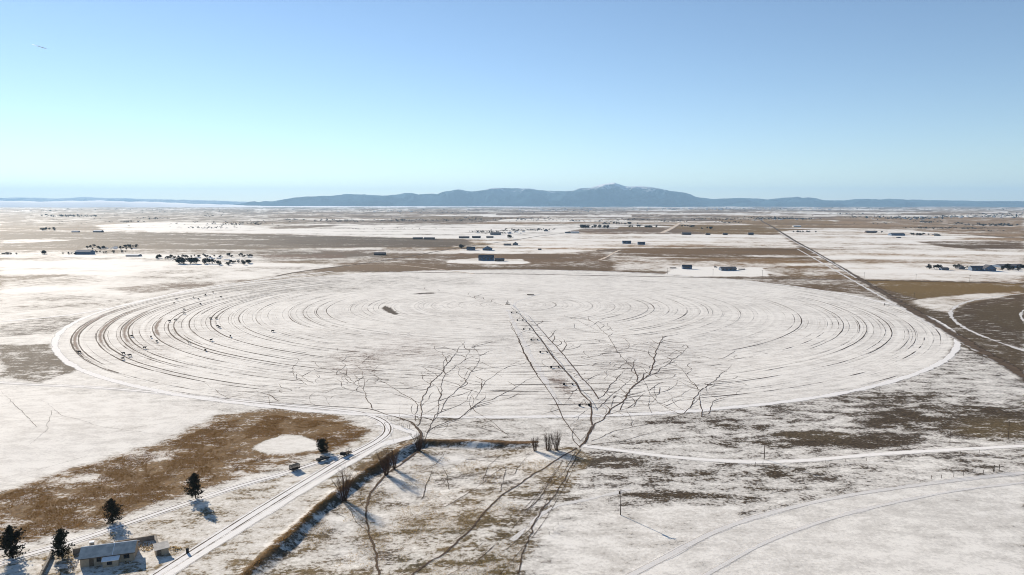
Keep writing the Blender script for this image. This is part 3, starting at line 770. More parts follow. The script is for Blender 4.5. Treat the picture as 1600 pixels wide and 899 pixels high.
for k, (px, w, wear) in enumerate(TR):
    P = jagged([G(*p) for p in px], 1.2)
    s = np.arange(len(P)) * 1.2
    amp = 0.3 if px[0] in ((798, 480), (825, 493), (796, 502)) else 0.8
    P = P + np.stack([(fbm(s / 12, s * 0 + k, 500 + k, 4, .65) - .5), (fbm(s / 12, s * 0 + k, 700 + k, 4, .65) - .5)], 1) * amp * 3.2
    dd = np.hypot(P[:, 0], P[:, 1])
    tt = np.linspace(0, 1, len(P))
    if min(math.hypot(px[0][0] - a, px[0][1] - b) for a, b in ((655, 685), (910, 696))) < 30: tt = tt[::-1]
    if px[0] in ((905, 700), (905, 702)): tt = tt * 0 + 1
    grow = 0.55 + 0.45 * sstep(0, .8, tt)
    strip('cattle_path', P, w * grow * (0.75 + 0.5 * fbm(s / 14, s * 0, k, 2)) * np.clip(dd / 330, 1, 1.6) * (0.66 if w > 1.3 else 0.60), M['trail'], 0.10 if k not in (1,) else .13, wear + (0.05 if w > 1.0 else 0.22) - .35 * (1 - sstep(0, .35, tt)))
    # side paths leaving it
    if px[0][1] < 660 and px[0][0] > 300 and w < 1.6 and k not in (16, 17, 19):
        rg = random.Random(k)
        for _ in range(max(1, int(len(P) * 1.2 / 17))):
            q = rg.randrange(len(P)); dr = P[max(q - 3, 0)] - P[min(q + 3, len(P) - 1)]
            an = math.atan2(dr[1], dr[0]) + rg.choice((-1, 1)) * rg.uniform(.35, 1.0)
            pts = [P[q]]
            for _k in range(rg.randint(2, 6)):
                st_ = rg.uniform(4, 11); an += rg.uniform(-.5, .5)
                pts.append(pts[-1] + np.array([math.cos(an), math.sin(an) * 1.2]) * st_)
            B_ = jagged(pts, 1.2); u_ = np.linspace(1, 0, len(B_))
            strip('cattle_path', B_, (.26 + .3 * u_) * np.clip(np.hypot(B_[:, 0], B_[:, 1]) / 330, 1, 1.6), M['trail'], .085, .75 + .4 * u_ + (fbm(np.arange(len(B_)) / 8., u_ * 0, k, 2) - .5))
# small wandering paths in the browsed corners of the field
def wander(cx, cy, sx, sy, n, seed):
    rng = random.Random(seed)
    for _ in range(n):
        x, y = rng.gauss(cx, sx), rng.gauss(cy, sy)
        p = G(x, y); a = rng.uniform(0, 6.28)
        pts = [p]
        for q in range(rng.randint(4, 10)):
            if rng.random() < .35: a = rng.choice((0, math.pi)) + rng.uniform(-.25, .25)
            else: a += rng.uniform(-1.0, 1.0)
            st = rng.uniform(3, 9)
            pts.append(pts[-1] + np.array([math.cos(a) * st, math.sin(a) * st * 1.5]))
        if any(math.hypot(*(q - PIV)) > RIMR + 60 for q in pts): continue
        strip('cattle_path', jagged(pts, 1.5), rng.uniform(.32, .55), M['trail'], 0.11, rng.uniform(.9, 1.2))
wander(985, 558, 45, 18, 46, 1); wander(560, 585, 45, 22, 26, 2); wander(1110, 605, 35, 20, 12, 3); wander(720, 570, 60, 30, 12, 4); wander(950, 620, 25, 18, 10, 5); wander(720, 760, 50, 25, 16, 6); wander(480, 610, 60, 10, 10, 7)
# fine tyre lines running down the pond bed
for x0, y0, x1, y1 in ((905, 715, 780, 899), (880, 720, 740, 860), (870, 735, 720, 899), (860, 770, 790, 860), (790, 830, 700, 899)):
    strip('cattle_path', px_line([(x0, y0), ((x0 + x1) / 2 + 10, (y0 + y1) / 2 + 4), (x1, y1)]), .6, M['trail'], .08, .8)

# ------------------------------------------------------------------ mountains
def mountain_material(name, rock, snowline, snow_amt):
    m, N, L, B, O = new_mat(name)
    g = N.new('ShaderNodeNewGeometry'); pos = g.outputs['Position']
    sep = N.new('ShaderNodeSeparateXYZ'); L.new(pos, sep.inputs[0])
    n = noise_n(N, L, pos, 0.0022, 5, 0.65)
    n2 = noise_n(N, L, pos, 0.006, 4, 0.6)
    hz = math_n(N, L, 'ADD', sep.outputs[2], math_n(N, L, 'MULTIPLY', math_n(N, L, 'SUBTRACT', n, 0.5), 900.0))
    f = math_n(N, L, 'MULTIPLY', maprange(N, L, hz, snowline - 60, snowline + 160), snow_amt)
    c = mix_c(N, L, maprange(N, L, n2, 0.35, 0.65), tuple(rock) + (1,), tuple(v * 1.8 for v in rock) + (1,))
    L.new(mix_c(N, L, f, c, (0.78, 0.78, 0.8, 1)), B.inputs['Base Color'])
    B.inputs['Roughness'].default_value = 1.0; B.inputs['Specular IOR Level'].default_value = 0.0
    return m

def mountains(name, prof, D, depth, mat, seed, x0, x1, nx, ny):
    px = np.array([p[0] for p in prof], float); py = np.array([p[1] for p in prof], float)
    xs = np.linspace(x0, x1, nx); t = np.linspace(-1, 1, ny)
    crest = np.interp(xs, px, py)
    crest = crest - (fbm(xs / 9, xs * 0 + seed, seed, 3) - .5) * 1.4
    a = (xs - 800) / F
    verts = np.zeros((ny, nx, 3))
    for j, tt in enumerate(t):
        Y = D + tt * depth + (fbm(xs / 60, xs * 0 + j * .15, seed + 5, 2) - .5) * depth * .6
        X = a * D * (1 + tt * depth / D * .9)
        b = (449.5 - crest) / F
        ang = math.tan(1) * 0 + (b * math.cos(PITCH) - math.sin(PITCH)) / (math.cos(PITCH) + b * math.sin(PITCH))
        z = np.maximum(H + ang * D, 20)
        shape = max(0.0, 1 - abs(tt)) ** (1.0 if tt > 0 else 0.85)
        rid = 1 - np.abs(fbm(X / 1500 + 3, Y / 1500, seed + 20, 4, .55) * 2 - 1) * 1.1
        edge = 4 * abs(tt) * (1 - abs(tt))
        verts[j, :, 0] = X; verts[j, :, 1] = Y
        verts[j, :, 2] = z * (shape + (rid - 0.62) * 1.1 * edge) - 25 * abs(tt) ** 3
    # keep the crest row the highest line of the range as seen from the plain
    for j in range(ny):
        lim = (verts[ny // 2, :, 2] - H) * verts[j, :, 1] / verts[ny // 2, :, 1] + H - abs(j - ny // 2) * 4
        verts[j, :, 2] = np.minimum(verts[j, :, 2], np.maximum(lim, -30))
    f = [(j * nx + i, j * nx + i + 1, (j + 1) * nx + i + 1, (j + 1) * nx + i) for j in range(ny - 1) for i in range(nx - 1)]
    me = bpy.data.meshes.new(name); me.from_pydata(verts.reshape(-1, 3).tolist(), [], f)
    me.materials.append(mat)
    if sum(p.normal.z for p in me.polygons[:200]) < 0: me.flip_normals()
    return tag(put(name, me), kind='structure')

MAIN_RANGE = [(300, 324), (352, 322.5), (368, 319), (385, 317), (401, 314.5), (412, 317), (420.5, 314.8), (431.5, 315.4), (444, 312.6), (464.5, 310), (481, 307.7), (514, 306.3), (544, 303.5), (569, 304), (602, 305.7), (624, 303.5), (635, 301.6), (649, 302), (658, 305), (671, 303.5), (687, 303), (694, 299.7), (716, 296), (737, 299), (759, 296.7), (772.5, 293.6), (800, 294.7), (827, 294), (843, 297), (869, 298.3), (895.5, 298.3), (903, 294.4), (922, 293.6), (940, 287.8), (956, 285.2), (964, 288), (974, 291.5), (990, 291.5), (1008, 292.6), (1021.5, 295.7), (1042.5, 299.4), (1058, 300.7), (1071, 304), (1082, 308), (1103, 311.5), (1147.5, 310), (1176.5, 310.4), (1190, 312), (1209.5, 310), (1238, 308), (1247, 310), (1255, 308.8), (1270, 310), (1281, 313), (1314, 314), (1330.5, 311.3), (1363.5, 311.3), (1369, 313), (1391, 310.4), (1407.5, 312), (1462.5, 312.6), (1504, 314.3), (1600, 315), (1800, 317)]
FAR_RANGE = [(-250, 312), (0, 309.5), (30, 309), (75, 309.5), (95, 310.5), (120, 308.5), (140, 308), (150, 309), (200, 310), (260, 312), (330, 313), (350, 314), (400, 315.5), (470, 318)]
M['mountain'] = mountain_material('forested_mountain', (0.024, 0.044, 0.058), 640, 0.9)
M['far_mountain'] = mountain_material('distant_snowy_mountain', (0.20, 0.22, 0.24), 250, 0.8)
mountains('mountain_range', MAIN_RANGE, 29000.0, 4200.0, M['mountain'], 3, 300, 1800, 620, 33)
mountains('distant_mountain_range', FAR_RANGE, 40500.0, 2600.0, M['far_mountain'], 9, -250, 470, 240, 17)

# ------------------------------------------------------------------ more materials
M['bark'] = simple('bark', (0.06, 0.042, 0.03), 0.95, .3, 3)
M['needle'] = simple('pine_needles', (0.022, 0.021, 0.010), 0.9, .45, 0.8, spec=.05)
M['far_leaf'] = simple('far_tree_foliage', (0.020, 0.021, 0.017), 0.9, .4, 0.3, spec=.1)
M['twig'] = simple('willow_twigs', (0.085, 0.040, 0.019), 0.9, .4, 1.0)
M['stucco'] = simple('tan_stucco', (0.37, 0.285, 0.20), 0.9, .12, 1.2, bump=.2)
M['roof'] = simple('grey_metal_roof_frosted', (0.52, 0.47, 0.41), 0.6, .2, .6)
M['snow'] = simple('roof_snow', (0.80, 0.80, 0.80), 0.8, .04, 1.0, bump=.2)
M['trim'] = simple('brown_trim', (0.10, 0.07, 0.05), 0.8, .2, 2)
M['glass'] = simple('window_glass', (0.012, 0.014, 0.018), 0.12, .1, 1, spec=.6)
M['concrete'] = simple('weathered_concrete', (0.22, 0.19, 0.155), 0.95, .18, .9, bump=.3)
M['wood'] = simple('weathered_wood', (0.13, 0.095, 0.065), 0.9, .25, 3)
M['pole'] = simple('creosoted_pole', (0.085, 0.058, 0.04), 0.9, .25, 3)
M['steel'] = simple('galvanised_steel', (0.40, 0.41, 0.42), 0.75, .12, 1.5, metal=.0)
M['dark_steel'] = simple('dark_steel', (0.022, 0.022, 0.023), 0.9, .2, 2, spec=.05)
M['rubber'] = simple('tyre_rubber', (0.018, 0.017, 0.016), 0.9, .2, 4)
M['hide'] = simple('black_hide', (0.012, 0.011, 0.010), 0.8, .2, 3)
M['white_hide'] = simple('pale_hide', (0.45, 0.40, 0.33), 0.8, .2, 3)
M['black_paint'] = simple('black_vehicle_paint', (0.015, 0.016, 0.018), 0.45, .15, 2, spec=.3)
M['brown_paint'] = simple('rusty_paint', (0.06, 0.043, 0.03), 0.9, .3, 2, spec=.05)
M['wire'] = simple('fence_wire', (0.16, 0.15, 0.14), 0.7, .1, 2)
M['barn_shade_blue'] = simple('shade_blue_siding', (0.10, 0.14, 0.20), 0.8, .12, .4)  # dark blue of the shadowed walls is put into this siding colour
M['barn_dark'] = simple('dark_brown_siding', (0.07, 0.055, 0.05), 0.85, .2, .4)
M['siding'] = simple('pale_siding', (0.42, 0.40, 0.37), 0.85, .12, .4)
M['far_wall'] = simple('grey_siding', (0.17, 0.17, 0.18), 0.85, .2, .3)
M['far_roof'] = simple('backlit_dark_roof', (0.085, 0.085, 0.095), 0.85, .2, .3)  # roof colour holds the darkness of slopes seen against the sun
M['tan_wall'] = simple('tan_siding', (0.30, 0.24, 0.18), 0.85, .15, .3)

# ------------------------------------------------------------------ trees
def pine_meshes(name, h, rad, seed, nb=130, taper=.9):
    rng = random.Random(seed)
    t = MB()
    lean = rng.uniform(-.3, .3)
    t.tube([(0, 0, -.3), (lean * .3, 0, h * .35), (lean * .7, .1, h * .7), (lean, .1, h * .96)], [.24, .19, .11, .03], 7)
    c = MB()
    def tuft(p, s):
        for _ in range(3):
            a = Vector((rng.gauss(0, 1), rng.gauss(0, 1), rng.gauss(0, .7))).normalized() * s
            b = Vector((rng.gauss(0, 1), rng.gauss(0, 1), rng.gauss(.3, .8))).normalized() * s
            c.add([p - a * .6 - b * .3, p + a * .6 - b * .3, p + b * .8], [(0, 1, 2)])
    lob = [(rng.uniform(0, 6.28), rng.random(), rng.uniform(.25, .6)) for _ in range(7)]
    for i in range(nb):
        u = rng.random() ** .8
        z = h * (.04 + .93 * u)
        prof = math.sin(math.pi * min(1, (.16 + .84 * (1 - u)) ** taper * .72)) * rng.uniform(.55, 1.12)
        prof = min(prof, 1.05) * rad * (0.25 + .75 * min(1, (1 - u) * 2.2))
        az = rng.uniform(0, 6.283)
        for la, lu, ls in lob:
            if abs((az - la + 3.14) % 6.28 - 3.14) < .55 and abs(u - lu) < .16: prof *= 1 - ls
        d = Vector((math.cos(az), math.sin(az), rng.uniform(-.05, .45) + .5 * u))
        p0 = Vector((lean * z / h, 0, z)); L = max(.35, prof)
        tip = p0 + d * L
        t.tube([p0, p0 + d * L * .5, tip], [.035, .025, .01], 3, caps=False)
        for k in range(max(3, int(L * 4.5))):
            q = rng.random() ** .6
            p = p0 + d * L * q + Vector((rng.gauss(0, .22), rng.gauss(0, .22), rng.gauss(-.05, .2)))
            tuft(p, rng.uniform(.24, .48))
    return t.mesh(name + '_trunk', M['bark'], True), c.mesh(name + '_crown', M['needle'])

PINES = [pine_meshes('pine', 9.5, 3.9, 1, 190), pine_meshes('pine', 8.6, 3.5, 2, 190), pine_meshes('pine', 9.0, 3.2, 3, 230, .8), pine_meshes('pine', 5.2, 2.9, 4, 150, .6)]
def pine(k, x, y, hpx, label, rz=0.0):
    p = G3(x, y, -0.05)
    o = thing('pine_tree', label, 'tree', p, rz, 'pines around the farmyard')
    me = PINES[k]
    s = hpx * pxm(x, y) * 1.06 / max(v.co.z for v in me[1].vertices)
    o.scale = (s, s, s)
    put('trunk', me[0], o); put('crown', me[1], o)
pine(0, 306, 779, 41, 'dark pine standing alone beside the lane, highest of the yard pines', 1.0)
pine(1, 176, 817, 38, 'dark bushy pine between the golden grass and the lane above the house', 2.1)
pine(1, 20, 872, 52, 'dark pine at the left edge of the picture beside the lane', 4.0)
pine(2, 97, 871, 45, 'dense conical pine growing right beside the tan house', 0.3)
pine(3, 504, 706, 20, 'low round dark pine by the parked vehicles', 0.9)

# bare willow clumps on the bank
def willow(name, x, y, hpx, spread, n, seed, label):
    rng = random.Random(seed)
    p = G3(x, y, -.05); h = hpx * pxm(x, y)
    o = thing(name, label, 'shrub', p, 0, 'bare willow clumps along the bank')
    st = MB(); tw = MB()
    for i in range(n):
        az = rng.uniform(0, 6.283); r0 = rng.uniform(0, .9)
        lean = rng.uniform(.05, .55) * spread
        L = h * rng.uniform(.6, 1.05)
        b = Vector((math.cos(az) * r0, math.sin(az) * r0, 0))
        top = b + Vector((math.cos(az) * lean * L, math.sin(az) * lean * L, L))
        mid = b.lerp(top, .5) + Vector((rng.gauss(0, .15), rng.gauss(0, .15), .1 * L))
        st.tube([b, mid, top], [.085, .055, .02], 3, caps=False)
        for k in range(16):
            u = rng.uniform(.2, .97)
            q = b.lerp(mid, u * 2) if u < .5 else mid.lerp(top, u * 2 - 1)
            d = Vector((rng.gauss(0, .5), rng.gauss(0, .5), rng.uniform(.5, 1.1))) * L * rng.uniform(.10, .24)
            tw.tube([q, q + d], [.034, .014], 3, caps=False)
    st.build('stems', M['twig'], o); tw.build('twigs', M['twig'], o)
willow('willow_shrub', 538, 783, 48, .9, 34, 1, 'wide bare reddish willow clump, lowest on the curving bank')
willow('willow_shrub', 603, 742, 38, .8, 34, 2, 'bare brown willow clump midway along the curving bank')
willow('willow_shrub', 616, 733, 32, .8, 22, 12, 'thinner bare willow beside the midway clump on the bank')
willow('willow_shrub', 655, 704, 28, .9, 26, 3, 'dark bare willow where the cattle paths cross the bank')
willow('willow_shrub', 836, 705, 22, .7, 20, 4, 'short bare willow on the shaded straight bank, left of the pair')
willow('willow_shrub', 857, 704, 28, .7, 26, 5, 'upright bare willow, left one of the pair near the path junction')
willow('willow_shrub', 870, 704, 29, .7, 26, 6, 'upright bare willow, right one of the pair near the path junction')

# ------------------------------------------------------------------ house and yard
A = G(125.6, 887.5); Bp = G(209.5, 876); dv = Bp - A; LEN = float(np.hypot(*dv)); RZ = math.atan2(dv[1], dv[0])
z0 = float(min(hgt(A[0], A[1]), hgt(Bp[0], Bp[1])))
def local(p): return Matrix.Translation((A[0], A[1], z0)) @ Matrix.Rotation(RZ, 4, 'Z') @ Vector(p)
hs = thing('farmhouse', 'long low tan farmhouse with a grey metal gable roof', 'house', (A[0], A[1], z0), RZ)
DP, WH, RG = 7.0, 2.9, 4.45
wall = MB()
wall.add([(0, 0, -.5), (LEN, 0, -.5), (LEN, DP, -.5), (0, DP, -.5), (0, 0, WH), (LEN, 0, WH), (LEN, DP, WH), (0, DP, WH), (0, DP / 2, RG), (LEN, DP / 2, RG)],
         [(0, 1, 5, 4), (2, 3, 7, 6), (1, 2, 6, 9, 5), (3, 0, 4, 8, 7)])
wall.build('wall', M['stucco'], hs)
def slab(name, mat, par, quad, th):
    q = [Vector(p) for p in quad]; n = (q[1] - q[0]).cross(q[3] - q[0]).normalized() * th
    m = MB(); m.add([p for p in q] + [p + n for p in q], [(3, 2, 1, 0), (4, 5, 6, 7), (0, 1, 5, 4), (1, 2, 6, 5), (2, 3, 7, 6), (3, 0, 4, 7)])
    return m.build(name, mat, par)
ov = .5; k_ = (RG - WH) / (DP / 2)
rf = slab('roof', M['roof'], hs, [(-.4, -ov, WH - ov * k_ + .02), (LEN + .4, -ov, WH - ov * k_ + .02), (LEN + .4, DP / 2, RG + .02), (-.4, DP / 2, RG + .02)], .12)
slab('roof', M['snow'], hs, [(-.4, DP / 2 + .01, RG + .02), (LEN + .4, DP / 2 + .01, RG + .02), (LEN + .4, DP + ov, WH - ov * k_ + .02), (-.4, DP + ov, WH - ov * k_ + .02)], .12)
m = MB(); m.tube([(-.4, DP / 2, RG + .16), (LEN + .4, DP / 2, RG + .16)], .13, 5); m.build('ridge_cap', M['snow'], rf)
for xx in (LEN * .6,):
    m = MB(); m.box(xx, xx + .18, 0, .01, 0, 1); o_ = slab('roof_seam', M['snow'], rf, [(xx, -ov, WH - ov * k_ + .145), (xx + .16, -ov, WH - ov * k_ + .145), (xx + .16, DP / 2, RG + .145), (xx, DP / 2, RG + .145)], .05)
m = MB(); m.box(-.45, LEN + .45, -ov - .08, -ov - .01, WH - ov * k_ - .12, WH - ov * k_ + .10); m.build('fascia', M['trim'], hs)
def window(par, x, y, z, w, h, door=False):
    f = MB(); f.box(x - .08, x + w + .08, y - .05, y + .02, z - .08, z + h + .08)
    o = f.build('door' if door else 'window', M['trim'], par)
    if door:
        g = MB(); g.box(x, x + w, y - .08, y - .052, z, z + h); g.build('door_leaf', M['wood'], o)
        g = MB(); g.box(x + w - .18, x + w - .1, y - .12, y - .081, z + .95, z + 1.08); g.build('handle', M['steel'], o)
    else:
        for k in range(2):
            g = MB(); g.box(x + k * w / 2 + .03, x + (k + 1) * w / 2 - .03, y - .07, y - .052, z, z + h); g.build('pane', M['glass'], o)
window(hs, 2.4, 0, .05, 1.0, 2.1, True); window(hs, 4.3, 0, 1.2, 1.0, 1.0); window(hs, LEN - 2.6, 0, 1.1, 1.4, 1.1)
# side room
x0_, x1_ = 6.2, 10.2
m = MB(); m.add([(x0_, -2.2, -.5), (x1_, -2.2, -.5), (x1_, -.01, -.5), (x0_, -.01, -.5), (x0_, -2.2, 2.0), (x1_, -2.2, 2.0), (x1_, -.01, 2.45), (x0_, -.01, 2.45)], [(0, 1, 5, 4), (1, 2, 6, 5), (2, 3, 7, 6), (3, 0, 4, 7)])
ad = m.build('side_room', M['stucco'], hs)
slab('side_roof', M['snow'], ad, [(x0_ - .25, -2.5, 1.97), (x1_ + .25, -2.5, 1.97), (x1_ + .25, -.05, 2.47), (x0_ - .25, -.05, 2.47)], .14)
window(ad, x0_ + 1.2, -2.2, .8, 1.2, .85)
m = MB(); m.box(1.4, 2.5, 5.0, 6.0, 2.5, 5.0); ch = m.build('chimney', M['concrete'], hs)
m = MB(); m.box(1.3, 2.6, 4.9, 6.1, 5.001, 5.15); m.build('chimney_cap', M['snow'], ch)
# shed
a_, b_ = G(243.5, 870), G(264, 865); d_ = b_ - a_; SL = float(np.hypot(*d_))
sz = float(hgt(*a_)); sh = thing('garden_shed', 'small tan shed with a grey lean-to roof by the yard wall', 'shed', (a_[0], a_[1], sz), math.atan2(d_[1], d_[0]))
m = MB(); m.add([(0, 0, -.4), (SL, 0, -.4), (SL, 2.8, -.4), (0, 2.8, -.4), (0, 0, 2.0), (SL, 0, 2.0), (SL, 2.8, 2.6), (0, 2.8, 2.6)], [(0, 1, 5, 4), (1, 2, 6, 5), (2, 3, 7, 6), (3, 0, 4, 7)]); m.build('wall', M['stucco'], sh)
slab('roof', M['roof'], sh, [(-.3, -.4, 1.94), (SL + .3, -.4, 1.94), (SL + .3, 3.1, 2.69), (-.3, 3.1, 2.69)], .10)
window(sh, .5, 0, .05, .95, 1.8, True)
# walls of the yard
def yard_wall(px, hh, th, label, mats=('concrete', 'concrete'), name='yard_wall'):
    P = [G(*p) for p in px]; zb = float(hgt(*P[0]))
    o = thing(name, label, 'wall', (P[0][0], P[0][1], zb))
    m = MB(); c = MB()
    for i, (p, q) in enumerate(zip(P[:-1], P[1:])):
        d = (q - p) / np.hypot(*(q - p)); nrm = np.array([-d[1], d[0]]) * th / 2
        def pt(b, s, z): v = b + nrm * s - P[0]; return (v[0], v[1], z)
        e = q - d * (th if i < len(P) - 2 else 0)
        for mb, s, za, zc in ((m, 1, -.6, hh), (c, 1.25, hh + .002, hh + .1)):
            mb.add([pt(p, s, za), pt(e, s, za), pt(e, -s, za), pt(p, -s, za), pt(p, s, zc), pt(e, s, zc), pt(e, -s, zc), pt(p, -s, zc)], [(3, 2, 1, 0), (4, 5, 6, 7), (0, 1, 5, 4), (1, 2, 6, 5), (2, 3, 7, 6), (3, 0, 4, 7)])
    m.build('masonry', M[mats[0]], o); c.build('coping', M[mats[1]], o)
yard_wall([(114, 866), (180, 854), (244, 843), (247, 858)], 1.5, .4, 'low grey concrete wall enclosing the yard behind the house')
yard_wall([(82, 866), (76, 880), (66, 899), (58, 916)], 1.3, .5, 'short grey wall running downhill left of the house', name='garden_wall')
# small bin near the shed
p = G3(293, 864)
tk = thing('feed_bin', 'small dark upright bin standing on snow right of the shed', 'bin', p)
m = MB(); m.tube([(0, 0, 0), (0, 0, 1.3)], [.42, .42], 10); m.build('drum', M['dark_steel'], tk)
m = MB(); m.tube([(0, 0, 1.302), (0, 0, 1.38)], [.45, .40], 10); m.build('lid', M['dark_steel'], tk)
# clumps of dry weeds in the yard, one object
def weeds(name, spots, mat, label, cat):
    rng = random.Random(5); m = MB()
    for x, y, rx, ry, n, hh in spots:
        for _ in range(n):
            a = rng.uniform(0, 6.28); r = math.sqrt(rng.random())
            p = G3(x + rx * r * math.cos(a), y + ry * r * math.sin(a))
            for _k in range(5):
                d = Vector((rng.gauss(0, .35), rng.gauss(0, .35), rng.uniform(.5, 1))) * hh * rng.uniform(.6, 1.2)
                s = Vector((rng.gauss(0, 1), rng.gauss(0, 1), 0)).normalized() * hh * .18
                m.add([p - s, p + s, p + d], [(0, 1, 2)])
    return tag(m.build(name, mat), label, cat, kind='stuff')
def blade_material(name, col):
    m, N, L, B, O = new_mat(name)
    g = N.new('ShaderNodeNewGeometry')
    f = maprange(N, L, noise_n(N, L, g.outputs['Position'], 0.5, 4, 0.7), 0.35, 0.65)
    c = mix_c(N, L, f, tuple(v * .5 for v in col) + (1,), tuple(v * 1.5 for v in col) + (1,))
    d = N.new('ShaderNodeBsdfDiffuse'); t = N.new('ShaderNodeBsdfTranslucent'); x = N.new('ShaderNodeMixShader')
    L.new(c, d.inputs[0]); L.new(c, t.inputs[0]); x.inputs[0].default_value = .5
    L.new(d.outputs[0], x.inputs[1]); L.new(t.outputs[0], x.inputs[2]); L.new(x.outputs[0], O.inputs['Surface'])
    N.remove(B)
    return m
M['straw'] = blade_material('dry_grass_blades', (0.36, 0.26, 0.12))
M['dry_brown'] = blade_material('dry_brown_blades', (0.19, 0.105, 0.035))
weeds('yard_weeds', [(228, 855, 14, 7, 130, .5), (270, 858, 16, 4, 60, .5), (112, 878, 8, 12, 50, .5), (70, 885, 5, 12, 40, .5), (200, 880, 10, 2, 30, .4)], M['straw'], 'tufts of dry straw-coloured weeds in the farmyard', 'weeds')

# golden grass, as blades: thousands, one object
def grass(name, px, n, hh, mat, seed, keep):
    P = np.array([G(*p) for p in px]); lo, hi = P.min(0), P.max(0)
    rng = np.random.default_rng(seed)
    Q = lo + rng.random((n, 2)) * (hi - lo)
    x, y = Q.T; ins = np.zeros(n, bool)
    for (ax, ay), (bx, by) in zip(P, np.roll(P, -1, 0)):
        ins ^= ((ay > y) != (by > y)) & (x < (bx - ax) * (y - ay) / (by - ay + 1e-12) + ax)
    nz = fbm(x / 9, y / 14, seed, 4, .6) + rng.normal(0, .05, n)
    Q = Q[ins & (nz > keep)]
    k = len(Q); z = hgt(Q[:, 0], Q[:, 1])
    a = rng.uniform(0, 6.283, k); w = rng.uniform(.05, .13, k); h = hh * rng.uniform(.5, 1.3, k)
    lean = rng.normal(0, .22, (k, 2))
    s = np.stack([np.cos(a) * w, np.sin(a) * w], 1)
    v = np.zeros((k, 3, 3))
    v[:, 0, :2] = Q - s; v[:, 1, :2] = Q + s; v[:, 2, :2] = Q + lean
    v[:, :2, 2] = z[:, None] - .02; v[:, 2, 2] = z + h
    me = bpy.data.meshes.new(name)
    me.from_pydata(v.reshape(-1, 3).tolist(), [], np.arange(k * 3).reshape(-1, 3).tolist())
    me.materials.append(mat)
    return put(name, me)
g1 = grass('golden_grass', [(-60, 800), (0, 775), (90, 742), (250, 698), (340, 660), (430, 649), (530, 661), (572, 676), (540, 693), (505, 704), (494, 690), (470, 681), (440, 680), (412, 689), (394, 704), (420, 716), (300, 765), (130, 822), (0, 852), (-60, 870)], 200000, .34, M['dry_brown'], 21, .48)
tag(g1, 'tall golden brown dry grass covering the slope beside the lane', 'grass', kind='stuff')
g2 = grass('bank_grass', [(330, 960), (382, 893), (437, 843), (497, 786), (542, 751), (598, 714), (640, 692), (646, 694), (604, 720), (548, 756), (503, 791), (444, 848), (390, 899), (340, 965)], 30000, .4, M['dry_brown'], 22, .30)
tag(g2, 'strip of brown dry grass along the crest of the curving bank', 'grass', kind='stuff')
g3 = grass('pond_grass', [(400, 899), (545, 770), (650, 712), (905, 705), (900, 740), (850, 830), (800, 899)], 90000, .22, M['straw'], 23, .54)
tag(g3, 'sparse dry weeds poking through the snow of the dry pond', 'grass', kind='stuff')

# ------------------------------------------------------------------ vehicles by the lane
def wheel(par, x, y, r, w):
    m = MB(); m.tube([(x, y - w / 2, r), (x, y + w / 2, r)], r, 12); t = m.build('wheel', M['rubber'], par)
    for sgn in (-1, 1):
        m = MB(); m.tube([(x, y + sgn * (w / 2 + .002), r), (x, y + sgn * (w / 2 + .03), r)], r * .55, 8); m.build('rim', M['steel'], t)
def place2(px0, px1):
    a, b = G(*px0), G(*px1); d = b - a; c = (a + b) / 2
    return Vector((c[0], c[1], float(hgt(*c)))), math.atan2(d[1], d[0])
p, rz = place2((494, 723), (515, 716.5))
pk = thing('pickup_truck', 'dark pickup truck parked below the low round pine', 'pickup', p, rz)
m = MB(); m.prism([(-2.7, .55), (2.6, .55), (2.7, .8), (2.65, 1.15), (1.3, 1.25), (.75, 1.85), (-.55, 1.9), (-.8, 1.28), (-2.7, 1.25)], -.95, .95); m.build('body', M['black_paint'], pk)
m = MB(); m.box(-2.6, -.95, -.82, .82, 1.26, 1.30); m.build('load_bed', M['dark_steel'], pk)
for sgn in (-1, 1):
    m = MB(); m.prism([(1.15, 1.28), (.72, 1.75), (-.45, 1.8), (-.62, 1.3)], sgn * .955, sgn * .965); m.build('side_window', M['glass'], pk)
    m = MB(); m.box(2.66, 2.72, sgn * .72 - .15, sgn * .72 + .15, .82, 1.0); m.build('headlight', M['steel'], pk)
for sx in (-1.75, 1.75):
    for sy in (-.82, .82): wheel(pk, sx, sy, .40, .26)
p, rz = place2((530, 716), (551, 707))
tr = thing('flatbed_trailer', 'dark farm trailer with a hooped frame beside the lane', 'trailer', p, rz)
m = MB(); m.box(-2.6, 2.6, -1.1, 1.1, .75, .95); m.build('deck', M['brown_paint'], tr)
m = MB()
for xx in (0.6, 1.5, 2.4):
    m = MB(); m.tube([(xx, -1.05, .95), (xx, -1.05, 2.0), (xx, -.6, 2.5), (xx, .6, 2.5), (xx, 1.05, 2.0), (xx, 1.05, .95)], .06, 5); m.build('hoop', M['dark_steel'], tr)
m = MB(); m.box(-2.5, -1.0, -.9, .9, .951, 1.75); m.build('tank', M['dark_steel'], tr)
m = MB(); m.tube([(-2.6, 0, .8), (-3.8, 0, .55)], .08, 6); m.build('drawbar', M['dark_steel'], tr)
for sx in (-.5, .5):
    for sy in (-1.0, 1.0): wheel(tr, sx, sy, .38, .25)
p, rz = place2((452, 738), (469, 732))
st = thing('stock_trailer', 'small dark stock trailer standing in snow left of the pickup', 'trailer', p, rz)
m = MB(); m.box(-1.9, 1.9, -.95, .95, .55, .75); m.build('deck', M['dark_steel'], st)
for k in range(5):
    z = .85 + k * .27
    for sgn in (-1, 1):
        m = MB(); m.box(-1.9, 1.9, sgn * .93 - .02, sgn * .93 + .02, z, z + .19); m.build('side_slat', M['brown_paint'], st)
for sx in (-1.85, 1.85):
    for sgn in (-.93, .93):
        m = MB(); m.box(sx - .05, sx + .05, sgn - .06, sgn + .06, .752, 2.2); m.build('post', M['dark_steel'], st)
